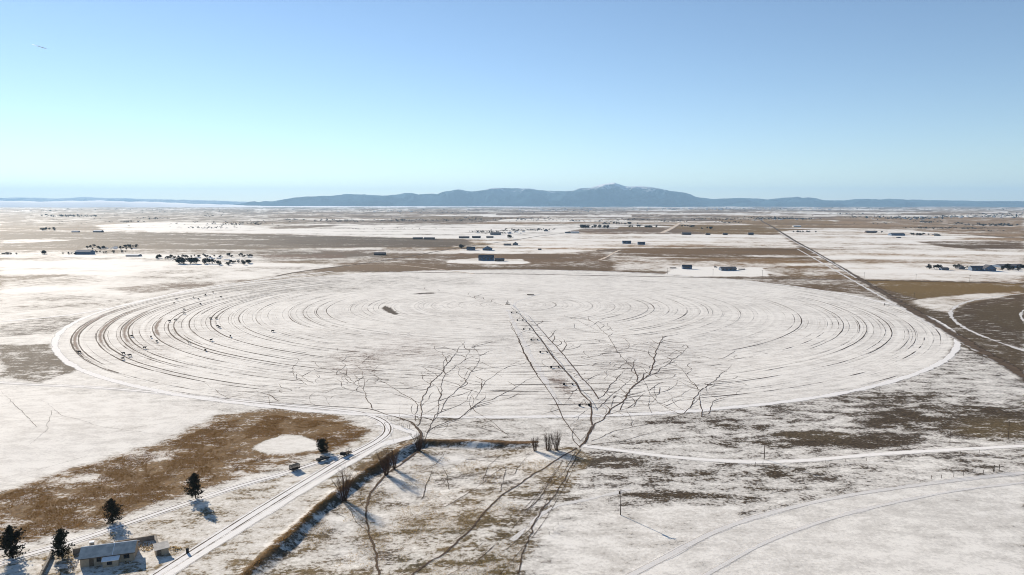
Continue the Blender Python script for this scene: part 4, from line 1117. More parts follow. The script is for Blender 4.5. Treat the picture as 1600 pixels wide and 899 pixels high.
m = MB(); m.box(-1.95, 1.95, -1.0, 1.0, 2.2, 2.28); m.build('canopy', M['dark_steel'], st)
m = MB(); m.tube([(1.9, 0, .62), (3.0, 0, .5)], .07, 6); m.build('drawbar', M['dark_steel'], st)
for sx in (-.45, .45):
    for sy in (-.95, .95): wheel(st, sx, sy, .35, .22)

# ------------------------------------------------------------------ centre-pivot sprinkler
TOW = [(803, 489.5), (812, 501.5), (822, 515.5), (833.5, 532), (847, 551.5), (863.5, 575), (884.5, 602), (913, 635)]
far_end = G(*TOW[-1]); pd = far_end - PIV; TOTL = float(np.hypot(*pd)); pd /= TOTL; PRZ = math.atan2(pd[1], pd[0])
irr = thing('pivot_sprinkler', 'long wheeled centre-pivot sprinkler line standing across the round field', 'sprinkler', (PIV[0], PIV[1], float(hgt(*PIV))), PRZ)
def lz(d): q = PIV + pd * d; return float(hgt(*q)) - float(hgt(*PIV))
PH = 3.7
m = MB()
for sx, sy in ((-1, -1), (1, -1), (1, 1), (-1, 1)):
    m.tube([(sx * 2.0, sy * 2.0, -.2), (sx * .3, sy * .3, PH)], .09, 5)
    m.tube([(sx * 1.4, sy * 1.4, 1.2), (-sy * 1.4, sx * 1.4, 1.2)], .05, 4)
m.tube([(0, 0, 0), (0, 0, PH + .8)], .14, 7)
m.build('pivot_tower', M['dark_steel'], irr)
m = MB(); m.box(-1.5, -.6, -.9, -.3, .6, 2.1); m.build('control_box', M['dark_steel'], irr)
m = MB(); m.box(-2.6, 2.6, -2.6, 2.6, -.4, .08); m.build('pad', M['concrete'], irr)
dist = [float(np.dot(G(*t) - PIV, pd)) for t in TOW]
prev = 0.0
for d in dist:
    za, zb_ = lz(prev) + PH, lz(d) + PH
    n = 8; pts = [(prev + (d - prev) * i / n, 0, za + (zb_ - za) * i / n + .9 * math.sin(math.pi * i / n)) for i in range(n + 1)]
    m = MB(); m.tube(pts, .085, 6); sp = m.build('span_pipe', M['steel'], irr)
    m = MB()
    low = [(q[0], 0, q[2] - 1.1 * math.sin(math.pi * i / n)) for i, q in enumerate(pts)]
    for sgn in (-.5, .5):
        lw = [(q[0], sgn * 1.4 * math.sin(math.pi * i / n), q[2]) for i, q in enumerate(low)]
        m.tube(lw, .022, 3, caps=False)
        for i in range(1, n): m.tube([pts[i], lw[i]], .022, 3, caps=False)
    m.build('truss', M['steel'], sp)
    tw_z = lz(d)
    t_ = bpy.data.objects.new('wheel_tower', None); COL.objects.link(t_); t_.parent = irr; t_.location = (d, 0, tw_z)
    m = MB()
    m.tube([(0, -2.7, .75), (0, 2.7, .75)], .09, 5)
    for sgn in (-1, 1):
        m.tube([(0, sgn * 2.5, .8), (0, sgn * .25, PH)], .06, 4); m.tube([(0, sgn * 1.2, .8), (-.9, 0, PH)], .04, 4)
    m.build('tower_frame', M['dark_steel'], t_)
    for sgn in (-1, 1):
        m = MB(); m.tube([(-.19, sgn * 2.5, .66), (.19, sgn * 2.5, .66)], .70, 12); m.build('tower_wheel', M['rubber'], t_)
        m = MB(); m.box(-.35, -.2, sgn * 2.5 - .15, sgn * 2.5 + .15, .5, .85); m.build('gearbox', M['dark_steel'], t_)
    prev = d
# other gear in the field
p = G3(829, 461.5)
gr = thing('feed_bunk', 'low dark feed bunk beyond the pivot on the snow track', 'feeder', p, PRZ + 1.2)
m = MB(); m.add([(-4, -.5, .25), (4, -.5, .25), (4, .5, .25), (-4, .5, .25), (-4, -.8, 1.0), (4, -.8, 1.0), (4, .8, 1.0), (-4, .8, 1.0)], [(3, 2, 1, 0), (0, 1, 5, 4), (1, 2, 6, 5), (2, 3, 7, 6), (3, 0, 4, 7)]); m.build('trough', M['wood'], gr)
for sx in (-3, 3):
    m = MB(); m.box(sx - .1, sx + .1, -.5, .5, -.1, .249); m.build('leg', M['wood'], gr)
p, rz = place2((1383, 477.5), (1405, 480))
wl = thing('field_gate', 'small dark pipe gate at the field corner by the road', 'gate', p, rz)
for sx in (-8, 8):
    m = MB(); m.tube([(sx, 0, -.2), (sx, 0, 2.2)], .25, 6); m.build('post', M['dark_steel'], wl)
for k in range(3):
    m = MB(); m.tube([(-7.7, 0, .5 + k * .5), (7.7, 0, .5 + k * .5)], .07, 5); m.build('rail', M['dark_steel'], wl)

# ------------------------------------------------------------------ cattle
def cow_mesh():
    me = bpy.data.meshes.new('cow_frame')
    V = [(0, 0, 1.1), (.55, 0, 1.12), (.85, 0, 1.2), (1.15, 0, 1.38), (1.45, 0, 1.30), (-.55, 0, 1.14), (-.85, 0, 1.18), (-.98, 0, .8),
         (.6, .24, .75), (.6, .25, .4), (.62, .25, .03), (.6, -.24, .75), (.6, -.25, .4), (.62, -.25, .03),
         (-.72, .25, .75), (-.80, .26, .42), (-.74, .26, .03), (-.72, -.25, .75), (-.80, -.26, .42), (-.74, -.26, .03), (1.66, 0, 1.12)]
    Ed = [(0, 1), (1, 2), (2, 3), (3, 4), (4, 20), (0, 5), (5, 6), (6, 7), (1, 8), (8, 9), (9, 10), (1, 11), (11, 12), (12, 13), (5, 14), (14, 15), (15, 16), (5, 17), (17, 18), (18, 19)]
    Rr = {0: .40, 1: .38, 2: .27, 3: .19, 4: .17, 5: .38, 6: .24, 7: .04, 20: .11, 8: .14, 11: .14, 14: .17, 17: .17, 9: .08, 12: .08, 15: .09, 18: .09, 10: .07, 13: .07, 16: .07, 19: .07}
    me.from_pydata(V, Ed, [])
    o = bpy.data.objects.new('cow_frame', me); COL.objects.link(o)
    o.modifiers.new('skin', 'SKIN')
    if not me.skin_vertices: me.skin_vertices.new()
    for i, sv in enumerate(me.skin_vertices[0].data):
        sv.radius = (Rr[i], Rr[i]); sv.use_root = (i == 0)
    ss = o.modifiers.new('sub', 'SUBSURF'); ss.levels = 1
    dg = bpy.context.evaluated_depsgraph_get()
    out = bpy.data.meshes.new_from_object(o.evaluated_get(dg))
    bpy.data.objects.remove(o)
    out.materials.clear(); out.materials.append(M['hide'])
    return out
COW = cow_mesh()
COWP = COW.copy(); COWP.materials.clear(); COWP.materials.append(M['white_hide'])
CW = [(124, 552, 0, 'on the outermost dark rut'), (193, 554, 0, 'upper left of the three between two rut pairs'), (203, 557, 0, 'right of the three between two rut pairs'), (192, 562, 0, 'lowest of the three between two rut pairs'), (206, 527, 0, 'on the third rut pair'), (226, 545, 0, 'on the third rut pair further down'), (236, 528, 0, 'at the upper end of the short bare strip'), (245, 535, 0, 'beside the short bare strip'), (288, 485, 0, 'highest on the fourth rut pair'), (288, 491, 0, 'second highest on the fourth rut pair'), (265, 503, 0, 'on the bend of the fourth rut pair, left one'), (274, 501, 0, 'on the bend of the fourth rut pair, right one'), (313, 476, 0, 'between the ruts and the far rim'), (272, 475, 0, 'left end of the row near the far rim'), (276, 469, 0, 'second of the row near the far rim'), (302, 466, 0, 'third of the row near the far rim'), (310, 468, 0, 'fourth of the row near the far rim'), (321, 462, 0, 'fifth of the row near the far rim'), (333, 458, 0, 'last of the row near the far rim'), (345, 465, 0, 'alone right of the row near the far rim'), (296, 537, 1, 'on the fourth rut pair, lower side'), (321, 549, 0, 'on the fourth rut pair, lowest one'), (340, 511, 0, 'on the sixth rut pair'), (343, 513, 0, 'just right of the one on the sixth rut pair'), (360, 527, 0, 'alone toward the middle of the field'), (329, 499, 0, 'on the bend of the sixth rut pair'), (338, 499, 0, 'right one on the sixth pair bend'), (426, 519, 0, 'furthest right, alone on open snow'), (330, 533, 0, 'on the fifth rut pair')]
for i, (x, y, pale, where) in enumerate(CW):
    p = G3(x, y)
    o = put('cow', COWP if pale else COW, None, p, random.uniform(0, 6.28))
    o.scale = (1.12, 1.12, 1.12)
    tag(o, ('pale' if pale else 'black') + ' cow in the round field, ' + where, 'cow', 'cattle among the ruts on the left of the round field')

# ------------------------------------------------------------------ poles, posts and fences
def utility_pole(x, y, hm, label, arm=True, can=False, group='utility poles', rz=0.0, thick=.16):
    p = G3(x, y)
    o = thing('utility_pole', label, 'pole', p, rz, group)
    m = MB(); m.tube([(0, 0, -.5), (0, 0, hm)], [thick, thick * .68], 7); m.build('post', M['pole'], o)
    if arm:
        m = MB(); m.box(-1.2, 1.2, -.20, -.09 - thick * .35, hm - .75, hm - .58); a = m.build('crossarm', M['pole'], o)
        for sx in (-1.05, 0, 1.05):
            m = MB(); m.tube([(sx, -.19, hm - .579), (sx, -.19, hm - .38)], [.06, .045], 5); m.build('insulator', M['steel'], a)
    if can:
        m = MB(); m.tube([(-.45, 0, hm - 1.9), (-.45, 0, hm - .95)], .27, 8); m.build('transformer', M['brown_paint'], o)
utility_pole(969.5, 805, 9.2, 'tall wooden pole with transformer alone in the lower snowfield', True, True, thick=.17)
utility_pole(1194, 718, 9.6, 'wooden pole beside the pale track right of centre', thick=.17)
utility_pole(1575, 687, 8.6, 'wooden pole near the right edge beside the dark grass', thick=.16)
utility_pole(1484, 693, 6.5, 'short leaning pole left of the right edge pole, above the track', False, thick=.12)
utility_pole(1537, 531, 9.0, 'wooden pole inside the brown neighbouring field', thick=.16)
utility_pole(1428, 470, 9.0, 'wooden pole just beyond the diagonal road', thick=.16)
for k, (x, y) in enumerate(((903, 425.5), (975, 427), (1043, 429), (1114, 431), (1191, 433), (1270, 435), (1350, 437), (1431, 439.5), (1515, 441.5))):
    utility_pole(x, y, 10.0, ordinal(k) + ' pole from the left in the row along the far county road', group='poles along the county road', rz=.05, thick=.18)
def fence(px, n, hh, label, name='wire_fence', wires=3, r=.05):
    P = smooth_line([G(*p) for p in px], 1.0)
    idx = np.linspace(0, len(P) - 1, n).astype(int); Q = P[idx]
    z0_ = float(hgt(*Q[0]))
    o = thing(name, label, 'fence', (Q[0][0], Q[0][1], z0_))
    L_ = [Vector((q[0] - Q[0][0], q[1] - Q[0][1], float(hgt(*q)) - z0_)) for q in Q]
    for v in L_:
        m = MB(); m.tube([v + Vector((0, 0, -.3)), v + Vector((0, 0, hh))], r, 5); m.build('post', M['wood'], o)
    for k in range(wires):
        m = MB(); m.tube([v + Vector((0, 0, hh * (k + 1) / (wires + .6))) for v in L_], .012, 3, caps=False); m.build('wire', M['wire'], o)
fence([(1455, 749), (1479, 747), (1505, 744), (1530, 741), (1552, 738)], 7, 1.5, 'wire fence on wooden posts beside the curved track at right', r=.09)
fence([(1553, 737), (1561, 736)], 2, 2.6, 'pair of tall gateposts at the end of the right-hand fence', 'gatepost_pair', 1, .14)
fence([(1290, 724), (1350, 721), (1400, 717), (1470, 713), (1530, 708)], 9, 1.4, 'line of thin fence posts below the pale track at right', r=.07)
fence([(600, 652), (614, 658), (628, 666), (637, 669)], 7, 1.4, 'short fence beside the cattle path above the bank', r=.08)
fence([(628, 668), (634, 669.5), (640, 670)], 3, 2.0, 'narrow stock gate between short posts near the path junction', 'stock_gate', 4, .09)
fence([(858, 836), (866, 828), (872, 820)], 3, 1.2, 'three low posts in the snow below the path junction', r=.07)
fence([(1180, 728), (1192, 727)], 2, 1.6, 'pair of stub posts under the pole beside the pale track', 'stub_post_pair', 1, .09)

# ------------------------------------------------------------------ far farmsteads
def far_house(x0, x1, yb, hpx, wallm, roofm, label, name='farm_building', cat='building', gable=False, windows=0, deep=None):
    xm = (x0 + x1) / 2; k = pxm(xm, yb); w = (x1 - x0) * k; h = hpx * k
    p = G3(xm, yb, -.2); dp = deep or max(8.0, w * .55)
    wh = h * (.45 if gable else .62)
    o = thing(name, label, cat, p, random.uniform(-.12, .12), 'buildings on the far plain')
    m = MB()
    if gable:   # gable end towards the drone
        m.add([(-w / 2, 0, 0), (w / 2, 0, 0), (w / 2, dp, 0), (-w / 2, dp, 0), (-w / 2, 0, wh), (w / 2, 0, wh), (w / 2, dp, wh), (-w / 2, dp, wh), (0, 0, h), (0, dp, h)], [(0, 1, 5, 8, 4), (2, 3, 7, 9, 6), (1, 2, 6, 5), (3, 0, 4, 7)])
        m.build('wall', M[wallm], o)
        for sgn in (-1, 1):
            slab('roof', M[roofm], o, [(sgn * (w / 2 + .5), -.6, wh - .4), (sgn * (w / 2 + .5), dp + .6, wh - .4), (0, dp + .6, h + .02), (0, -.6, h + .02)][::sgn], .3)
    else:
        m.add([(-w / 2, 0, 0), (w / 2, 0, 0), (w / 2, dp, 0), (-w / 2, dp, 0), (-w / 2, 0, wh), (w / 2, 0, wh), (w / 2, dp, wh), (-w / 2, dp, wh), (-w / 2, dp / 2, h), (w / 2, dp / 2, h)], [(0, 1, 5, 4), (2, 3, 7, 6), (1, 2, 6, 9, 5), (3, 0, 4, 8, 7)])
        m.build('wall', M[wallm], o)
        slab('roof', M[roofm], o, [(-w / 2 - .5, -.7, wh - .3), (w / 2 + .5, -.7, wh - .3), (w / 2 + .5, dp / 2, h + .02), (-w / 2 - .5, dp / 2, h + .02)], .3)
        slab('roof', M['snow'], o, [(-w / 2 - .5, dp / 2 + .01, h + .02), (w / 2 + .5, dp / 2 + .01, h + .02), (w / 2 + .5, dp + .7, wh - .3), (-w / 2 - .5, dp + .7, wh - .3)], .3)
    for q in range(windows):
        xx = -w / 2 + w * (q + .5) / windows
        g = MB(); g.box(xx - w * .12 / windows * 2, xx + w * .12 / windows * 2, -.12, -.03, wh * .35, wh * .8); g.build('window', M['glass'], o)

FH = [(747.5, 771, 407.5, 8.5, 'barn_shade_blue', 'far_roof', 'large dark blue barn nearest behind the round field', 0, 4), (773, 788, 408.5, 4.5, 'barn_dark', 'far_roof', 'low dark shed attached in line with the large blue barn', 0, 2),
 (729, 742, 391.5, 5.5, 'barn_shade_blue', 'far_roof', 'grey-blue barn left of a peaked house behind the large barn', 0, 2), (754, 769, 391.5, 6.5, 'barn_shade_blue', 'far_roof', 'peaked grey-blue house right of a barn, behind the large barn', 1, 1), (801, 809, 383.5, 5, 'far_wall', 'far_roof', 'small peaked shed by the distant road bend', 1, 0), (787, 798, 383.8, 2.8, 'far_wall', 'far_roof', 'low long shed left of the small peaked shed', 0, 0),
 (1066.5, 1081, 420.7, 6.3, 'barn_shade_blue', 'far_roof', 'square blue shed on the white lot beyond the field', 0, 1), (1127, 1151, 423.3, 5.8, 'barn_shade_blue', 'far_roof', 'long low blue-grey house on the white lot beyond the field', 0, 4),
 (973, 986, 381, 4.5, 'barn_shade_blue', 'far_roof', 'left of two dark houses on the middle white field', 0, 2), (997, 1008, 382.5, 4.2, 'barn_shade_blue', 'far_roof', 'right of two dark houses on the middle white field', 0, 2),
 (1066, 1080, 367.3, 3.6, 'barn_dark', 'far_roof', 'first dark barn from the left along the straw field edge', 0, 0), (1103, 1110, 367.5, 2.4, 'barn_dark', 'far_roof', 'second small barn along the straw field edge', 0, 0), (1130, 1137, 367.5, 2.6, 'barn_dark', 'far_roof', 'third small barn along the straw field edge', 0, 0), (1169.5, 1177.5, 367.7, 4, 'barn_dark', 'far_roof', 'last and tallest barn along the straw field edge', 0, 1),
 (1519, 1540, 423.5, 7.5, 'barn_shade_blue', 'far_roof', 'big dark house, left wing of the right-hand farmstead', 0, 4), (1538, 1557, 424, 9.8, 'barn_shade_blue', 'far_roof', 'tall peaked house at the heart of the right-hand farmstead', 1, 3), (1471.5, 1482.5, 422.5, 4.2, 'barn_shade_blue', 'far_roof', 'low dark shed between trees of the right-hand farmstead', 0, 1), (1498, 1508, 421, 6, 'far_wall', 'far_roof', 'grey peaked barn left of the big house in the right-hand farmstead', 1, 0), (1563, 1605, 418.5, 4.6, 'barn_shade_blue', 'far_roof', 'long dark barn at the right edge of the right-hand farmstead', 0, 0),
 (1354, 1369, 364, 3, 'barn_dark', 'far_roof', 'long dark barn at the far edge of the right white field', 0, 0), (1393, 1414, 368.5, 4.2, 'barn_shade_blue', 'far_roof', 'wide grey barn at the far edge of the right white field', 0, 0), (1459, 1470, 368.7, 3.6, 'tan_wall', 'far_roof', 'tan peaked barn at the right end of the far farm row', 1, 0), (1402, 1408, 372, 1.6, 'barn_dark', 'far_roof', 'tiny dark shed below the wide grey barn', 0, 0),
 (117, 141, 397.8, 6.6, 'barn_shade_blue', 'barn_shade_blue', 'large slate-blue barn in the left village', 0, 0), (196, 216, 401, 3.4, 'far_wall', 'snow', 'long low shed with white roof in front of the left village', 0, 0), (145, 158, 363.5, 3.2, 'far_wall', 'snow', 'white-roofed barn far left on the brown plain', 0, 0), (112, 122, 363.5, 2.4, 'far_wall', 'snow', 'small white-roofed barn far left on the brown plain', 0, 0),
 (584, 601, 399, 4.4, 'barn_dark', 'far_roof', 'lone dark farmhouse amid the mottled plain left of centre', 0, 2), (645, 660, 374, 3, 'barn_dark', 'far_roof', 'dark house, left of the pair on the white strip', 0, 0), (662, 678, 374.3, 3.2, 'barn_dark', 'far_roof', 'dark house, right of the pair on the white strip', 0, 0), (717, 733, 372.5, 3, 'barn_dark', 'far_roof', 'dark long house under the distant village, left one', 0, 0), (738, 751, 372.3, 3.2, 'barn_dark', 'far_roof', 'dark long house under the distant village, right one', 0, 0), (766, 782, 367.5, 4, 'far_wall', 'far_roof', 'broad grey barn in the distant village', 0, 0), (760, 771, 371.8, 2.4, 'barn_dark', 'far_roof', 'low dark shed below the broad grey barn', 0, 0), (883, 891, 365, 2.2, 'far_wall', 'far_roof', 'small shed left of the dark windbreak', 0, 0), (892, 905, 365, 2.6, 'far_wall', 'snow', 'pale shed just under the dark windbreak', 0, 0), (1240, 1252, 355, 2.2, 'siding', 'snow', 'pale far barn above the right white field', 0, 0), (850, 856, 362, 4, 'far_wall', 'far_roof', 'small domed grey shed at the end of the distant village', 1, 0), (841, 846, 391, 2.2, 'barn_dark', 'far_roof', 'tiny dark hut alone on white ground beyond the blue barn', 0, 0)]
for q in FH: far_house(*q[:6], q[6], gable=bool(q[7]), windows=q[8])
# vehicles on the lot beyond the field
for x, y, lab in ((1117.5, 418.3, 'tiny dark tractor between the blue shed and the long house'), (1159.5, 421.5, 'low dark hay pile right of the long blue-grey house'), (1052, 419.5, 'low dark machinery left of the square blue shed')):
    p = G3(x, y); k = pxm(x, y)
    if 'hay' in lab or 'machinery' in lab:
        o = thing('hay_stack' if 'hay' in lab else 'farm_machinery', lab, 'hay' if 'hay' in lab else 'machinery', p)
        for q in range(6):
            m = MB(); m.tube([(q * 1.8 - 5, -.8, .8), (q * 1.8 - 5, .9, .8)], .85, 9); m.build('bale', M['barn_dark'], o)
    else:
        o = thing('tractor', lab, 'tractor', p)
        m = MB(); m.box(-.5, 2.2, -.5, .5, .9, 1.7); m.build('bonnet', M['black_paint'], o)
        m = MB(); m.box(-1.3, .3, -.75, .75, 1.701, 2.9); m.build('cab', M['black_paint'], o)
        for sx, r in ((-.7, .85), (1.7, .5)):
            for sy in (-.9, .9): wheel(o, sx, sy, r, .4)

# far trees
def far_tree_meshes(seed):
    rng = random.Random(seed); c = MB(); t = MB()
    t.tube([(0, 0, -.05), (0, 0, .5)], [.035, .015], 5)
    lob = [(Vector((rng.gauss(0, .12), rng.gauss(0, .12), rng.uniform(.35, .8))), rng.uniform(.16, .3)) for _ in range(7)]
    for i in range(170):
        o_, r = rng.choice(lob)
        d = Vector((rng.gauss(0, 1), rng.gauss(0, 1), rng.gauss(0, 1))).normalized() * r * rng.uniform(.6, 1.05)
        p = o_ + d
        if p.z < .08: continue
        a = Vector((rng.gauss(0, 1), rng.gauss(0, 1), rng.gauss(0, 1))).normalized() * .10
        b = Vector((rng.gauss(0, 1), rng.gauss(0, 1), rng.gauss(0, 1))).normalized() * .075
        c.add([p - a, p + a, p + b * 1.6], [(0, 1, 2)])
    return t.mesh('far_trunk', M['bark']), c.mesh('far_crown', M['far_leaf'])
FT = [far_tree_meshes(s) for s in range(60, 66)]
TC = [(280, 336, 411.5, 413, 16, 7, 11, 'in the tall dark grove of the left village'), (336, 392, 411, 415, 18, 4, 7, 'in the scrubby row right of the tall grove'), (240, 300, 402, 406, 20, 4, 6, 'in the left half of the row behind the tall grove'), (300, 395, 399, 404, 26, 3, 4.5, 'in the thin row trailing right behind the tall grove'), (135, 222, 386, 391, 24, 3.2, 5, 'in the hedge above the slate-blue barn'), (142, 196, 394, 396, 12, 2.5, 4, 'in the low row right of the slate-blue barn'), (62, 70, 397.5, 398, 3, 5, 6.5, 'in the small clump far left below the plain'), (4, 33, 397.5, 398, 8, 2.5, 4, 'in the low row at the far left edge'), (95, 118, 397, 398.5, 6, 2.5, 3.5, 'left of the slate-blue barn'),
      (903, 951, 357, 357.6, 22, 3.5, 6, 'in the dark windbreak on the central plain, left block'), (976, 1026, 356, 356.6, 16, 3, 4.5, 'in the windbreak on the central plain, right block'), (940, 996, 350.5, 351.5, 16, 2.5, 4, 'in the far row above the central windbreak'), (1445, 1450, 419.5, 420, 1, 5, 5.5, 'standing leftmost by the right-hand farmstead'), (1452, 1471, 420, 421.5, 4, 6, 8.5, 'in the left clump of the right-hand farmstead'), (1485, 1500, 419, 420.5, 4, 6, 8.5, 'in the middle clump of the right-hand farmstead'), (1509, 1519, 421, 422, 3, 5, 7, 'just left of the big house on the right'), (1556, 1602, 419, 424.5, 9, 5, 9, 'right of the tall peaked house on the right'), (1422, 1451, 367.5, 368.3, 10, 3, 4.6, 'in the row beside the wide grey barn'), (1366, 1378, 363.7, 364.2, 4, 2.5, 3.5, 'right of the long dark barn beyond the right white field'),
      (63, 94, 360, 361, 10, 3, 4.5, 'in the clump on the brown plain at far left'), (711, 721, 388, 389, 3, 6, 8, 'in the dark clump left of the grey-blue barn'), (1238, 1282, 363, 363.8, 12, 2, 3.4, 'in the hedge at the head of the right white field'), (1065, 1086, 355, 356, 7, 3, 4.5, 'right of the pale gravel road'), (1096, 1113, 357.5, 359, 7, 3, 4, 'in the clump above the straw field'), (795, 800, 373, 374, 2, 5, 7, 'by the bend of the distant road')]
for x0, x1, ya, yb, n, h0, h1, where in TC:
    xs = sorted(random.uniform(x0, x1) for _ in range(n))
    for i, x in enumerate(xs):
        y = random.uniform(ya, yb); k = pxm(x, y); hm = random.uniform(h0, h1) * k
        lab = ('dark tree ' if n == 1 else ordinal(i) + ' tree from left ') + where
        o = thing('tree', lab, 'tree', G3(x, y, 0), random.uniform(0, 6.28), 'dark trees ' + where)
        wd = random.uniform(1.0, 1.7)
        o.scale = (hm * wd, hm * wd, hm)
        me = FT[random.randrange(6)]
        put('trunk', me[0], o); put('crown', me[1], o)

# woods, hedges and villages too far off to tell apart
def specks():
    m = MB(); b = MB(); rng = random.Random(77)
    def clump(x, y, n, sx, sy, hp):
        for _ in range(int(n * 1.5)):
            p = G3(min(max(rng.gauss(x, sx), -150), 1750), max(rng.gauss(y, sy), 324.0))
            s = hp * 1.08 * math.hypot(p.x, p.y) / F * rng.uniform(.5, 1.2)
            for _k in range(7):
                c = p + Vector((rng.gauss(0, .45) * s, rng.gauss(0, .5) * s, rng.uniform(.15, .75) * s))
                r = s * rng.uniform(.25, .45)
                vs = [c + Vector((rng.gauss(0, 1), rng.gauss(0, 1), rng.gauss(0, .8))).normalized() * r for _q in range(4)]
                m.add(vs, [(0, 1, 2), (0, 2, 3), (0, 3, 1), (1, 3, 2)])
    def town(x, y, n, sx, sy, hp):
        for _ in range(n):
            p = G3(rng.gauss(x, sx), max(rng.gauss(y, sy), 323.6)); s = hp * math.hypot(p.x, p.y) / F * rng.uniform(.6, 1.2)
            w = s * rng.uniform(.8, 2.2); d = s * .8
            z = p.z - .5; h = s * .55; t = s * .9
            b.add([(p.x - w, p.y - d, z), (p.x + w, p.y - d, z), (p.x + w, p.y + d, z), (p.x - w, p.y + d, z), (p.x - w, p.y - d, z + h), (p.x + w, p.y - d, z + h), (p.x + w, p.y + d, z + h), (p.x - w, p.y + d, z + h)], [(0, 1, 5, 4), (1, 2, 6, 5), (2, 3, 7, 6), (3, 0, 4, 7)], 0)
            b.add([(p.x - w * 1.05, p.y - d * 1.1, z + h), (p.x + w * 1.05, p.y - d * 1.1, z + h), (p.x + w * 1.05, p.y + d * 1.1, z + h), (p.x - w * 1.05, p.y + d * 1.1, z + h), (p.x - w * 1.05, p.y, z + t), (p.x + w * 1.05, p.y, z + t)], [(0, 1, 5, 4), (2, 3, 4, 5), (1, 2, 5), (3, 0, 4)], 1)
    for x, y, n, sx, sy, hp in ((110, 338, 40, 22, .7, 2.2), (60, 330, 20, 30, .6, 1.2), (180, 328, 24, 40, .5, 1.2), (240, 342, 20, 20, .6, 1.6), (200, 347, 20, 20, .6, 1.6), (335, 338.5, 10, 12, .3, 1.5), (360, 352, 30, 30, 1.2, 2.2), (330, 357, 24, 25, .6, 2.0), (395, 350, 24, 25, 1.0, 2.0), (455, 344, 16, 12, .4, 1.8), (540, 346, 40, 25, 1.2, 2.2), (630, 345, 40, 25, 1.2, 2.0), (730, 344, 30, 20, 1.5, 2.0), (720, 333, 24, 25, .8, 1.4), (560, 331, 30, 60, 1.2, 1.2), (640, 330, 30, 60, 1.2, 1.2), (830, 343, 40, 25, 1.2, 1.8), (860, 330, 60, 60, 1.5, 1.2), (905, 346, 30, 20, .6, 1.8), (990, 344, 30, 30, 1.0, 1.8), (1020, 337, 14, 15, .3, 1.4), (1115, 343, 30, 20, .8, 1.8), (1140, 348, 24, 12, .8, 1.8), (1190, 342, 40, 20, 1.0, 2.0), (1220, 342, 36, 15, .8, 2.2), (1260, 343, 24, 12, .5, 1.8), (1050, 346, 20, 15, .8, 1.8), (1320, 335, 18, 12, .5, 1.4), (1370, 340, 36, 25, 1.0, 2.0), (1430, 342, 44, 25, 1.2, 2.0), (1450, 347, 24, 12, .8, 1.8), (1500, 339, 36, 25, .8, 1.8), (1570, 338, 50, 35, 1.4, 2.0), (1465, 357, 40, 22, .5, 2.0), (1500, 349, 10, 6, .5, 2.0), (1560, 352, 50, 25, 1.0, 2.4), (1520, 357, 18, 12, .6, 1.8), (1540, 361, 16, 12, .4, 1.4), (1370, 349, 12, 20, .6, 1.4), (760, 363, 24, 12, .5, 2.2), (800, 361, 30, 25, .8, 2.2), (780, 365, 20, 14, .5, 2.2), (840, 360, 20, 12, .4, 2.0), (640, 358, 8, 20, .4, 1.2), (565, 359, 16, 15, .4, 1.2), (1030, 328, 40, 120, 1.0, 1.2), (1200, 328, 40, 100, 1.0, 1.2), (1400, 327, 40, 120, 1.5, 1.2), (300, 330, 30, 80, 2.0, 1.2), (450, 335, 24, 80, 5, 1.2), (760, 337, 24, 120, 5, 1.2), (1250, 337, 24, 200, 5, 1.2), (100, 345, 24, 80, 6, 1.2)):
        clump(x, y, n, sx, sy, hp)
    for x, y, n, sx, sy, hp in ((880, 328.5, 70, 60, 1.2, .9), (1130, 326.5, 60, 60, .8, 1.0), (1240, 327, 30, 50, .8, 1.0), (1430, 341, 30, 30, 1.0, 1.0), (1540, 339, 30, 40, 1.0, 1.0), (640, 331, 20, 50, 1, .9), (800, 364, 10, 25, 1, 1.4), (350, 405, 10, 25, 2, 2.0), (170, 389, 8, 25, 1, 1.6), (1200, 344, 10, 20, .6, 1.0)):
        town(x, y, n, sx, sy, hp)
    tag(m.build('distant_woods', M['far_leaf']), 'dark woods and hedges scattered over the far plain toward the mountains', 'woods', kind='stuff')
    tag(b.build('distant_village', [M['siding'], M['snow']]), 'pale scattered village roofs on the far plain below the mountains', 'village', kind='stuff')
specks()

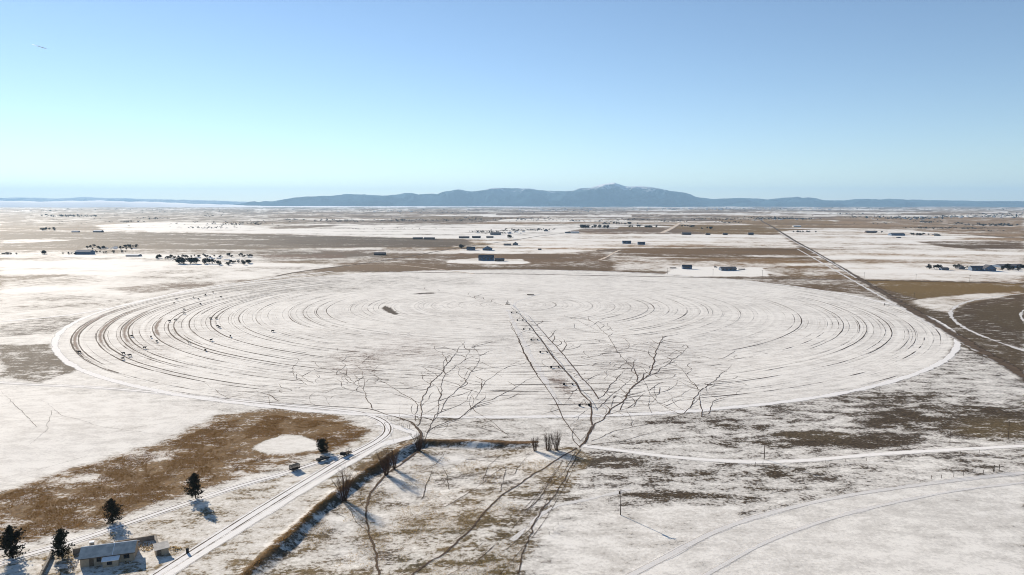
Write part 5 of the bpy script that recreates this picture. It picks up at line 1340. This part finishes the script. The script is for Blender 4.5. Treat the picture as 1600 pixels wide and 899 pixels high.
# ------------------------------------------------------------------ vapour trail high over the left of the sky, above the haze
M['vapour'] = simple('ice_cloud', (0.9, 0.9, 0.92), 1.0, .02, .001)
def sky_pt(x, y, D):
    a, b, c = ray(x, y); return Vector((a / b * D, D, H + c / b * D))
m = MB(); q0, q1 = sky_pt(50, 69.5, 38000), sky_pt(73, 76.5, 36500)
m.tube([q0, q0.lerp(q1, .4), q0.lerp(q1, .8), q1], [5, 14, 22, 6], 8)
tag(m.build('vapour_trail', M['vapour'], None, True), 'short thin white vapour trail in the upper left sky', 'contrail')

# ------------------------------------------------------------------ haze over the whole plain
def haze(density, col, aniso):
    m = MB(); m.box(-49000, 49000, -49000, 49000, -60, 1120)
    mt = bpy.data.materials.new('pale_haze'); mt.use_nodes = True
    N = mt.node_tree.nodes; L = mt.node_tree.links
    N.remove(N['Principled BSDF'])
    v = N.new('ShaderNodeVolumePrincipled')
    v.inputs['Color'].default_value = tuple(col) + (1,)
    v.inputs['Density'].default_value = density
    v.inputs['Anisotropy'].default_value = aniso
    L.new(v.outputs[0], N['Material Output'].inputs['Volume'])
    return tag(m.build('haze', mt), 'thin pale blue winter haze over the plain', 'haze', kind='stuff')
# low bank of mist lying on the plain far left
def fog_bank():
    rng = random.Random(3); nx, ny = 300, 7
    verts = []; faces = []
    for j in range(ny):
        t = j / (ny - 1)
        for i in range(nx):
            u = i / (nx - 1); px = -200 + u * 1500
            Dd = 21000 + 3500 * t
            hh = (165 * (1 - float(sstep(150, 470, px))) + 38) * math.sin(math.pi * min(1, max(0, t))) ** .5
            hh *= .75 + .5 * float(fbm(px / 30, t * 3, 4, 3)); hh *= 1 - .97 * float(sstep(500, 1280, px))
            verts.append(((px - 800) / F * Dd, Dd, hh - 15))
    for j in range(ny - 1):
        for i in range(nx - 1): faces.append((j * nx + i, j * nx + i + 1, (j + 1) * nx + i + 1, (j + 1) * nx + i))
    m = MB(); m.add(verts, faces)
    return tag(m.build('fog_bank', M['vapour'], None, True), 'thin bright white bank of mist below the far left mountains', 'mist', kind='stuff')
fog_bank()
haze(3.0e-5, (0.44, 0.71, 1.0), 0.12)
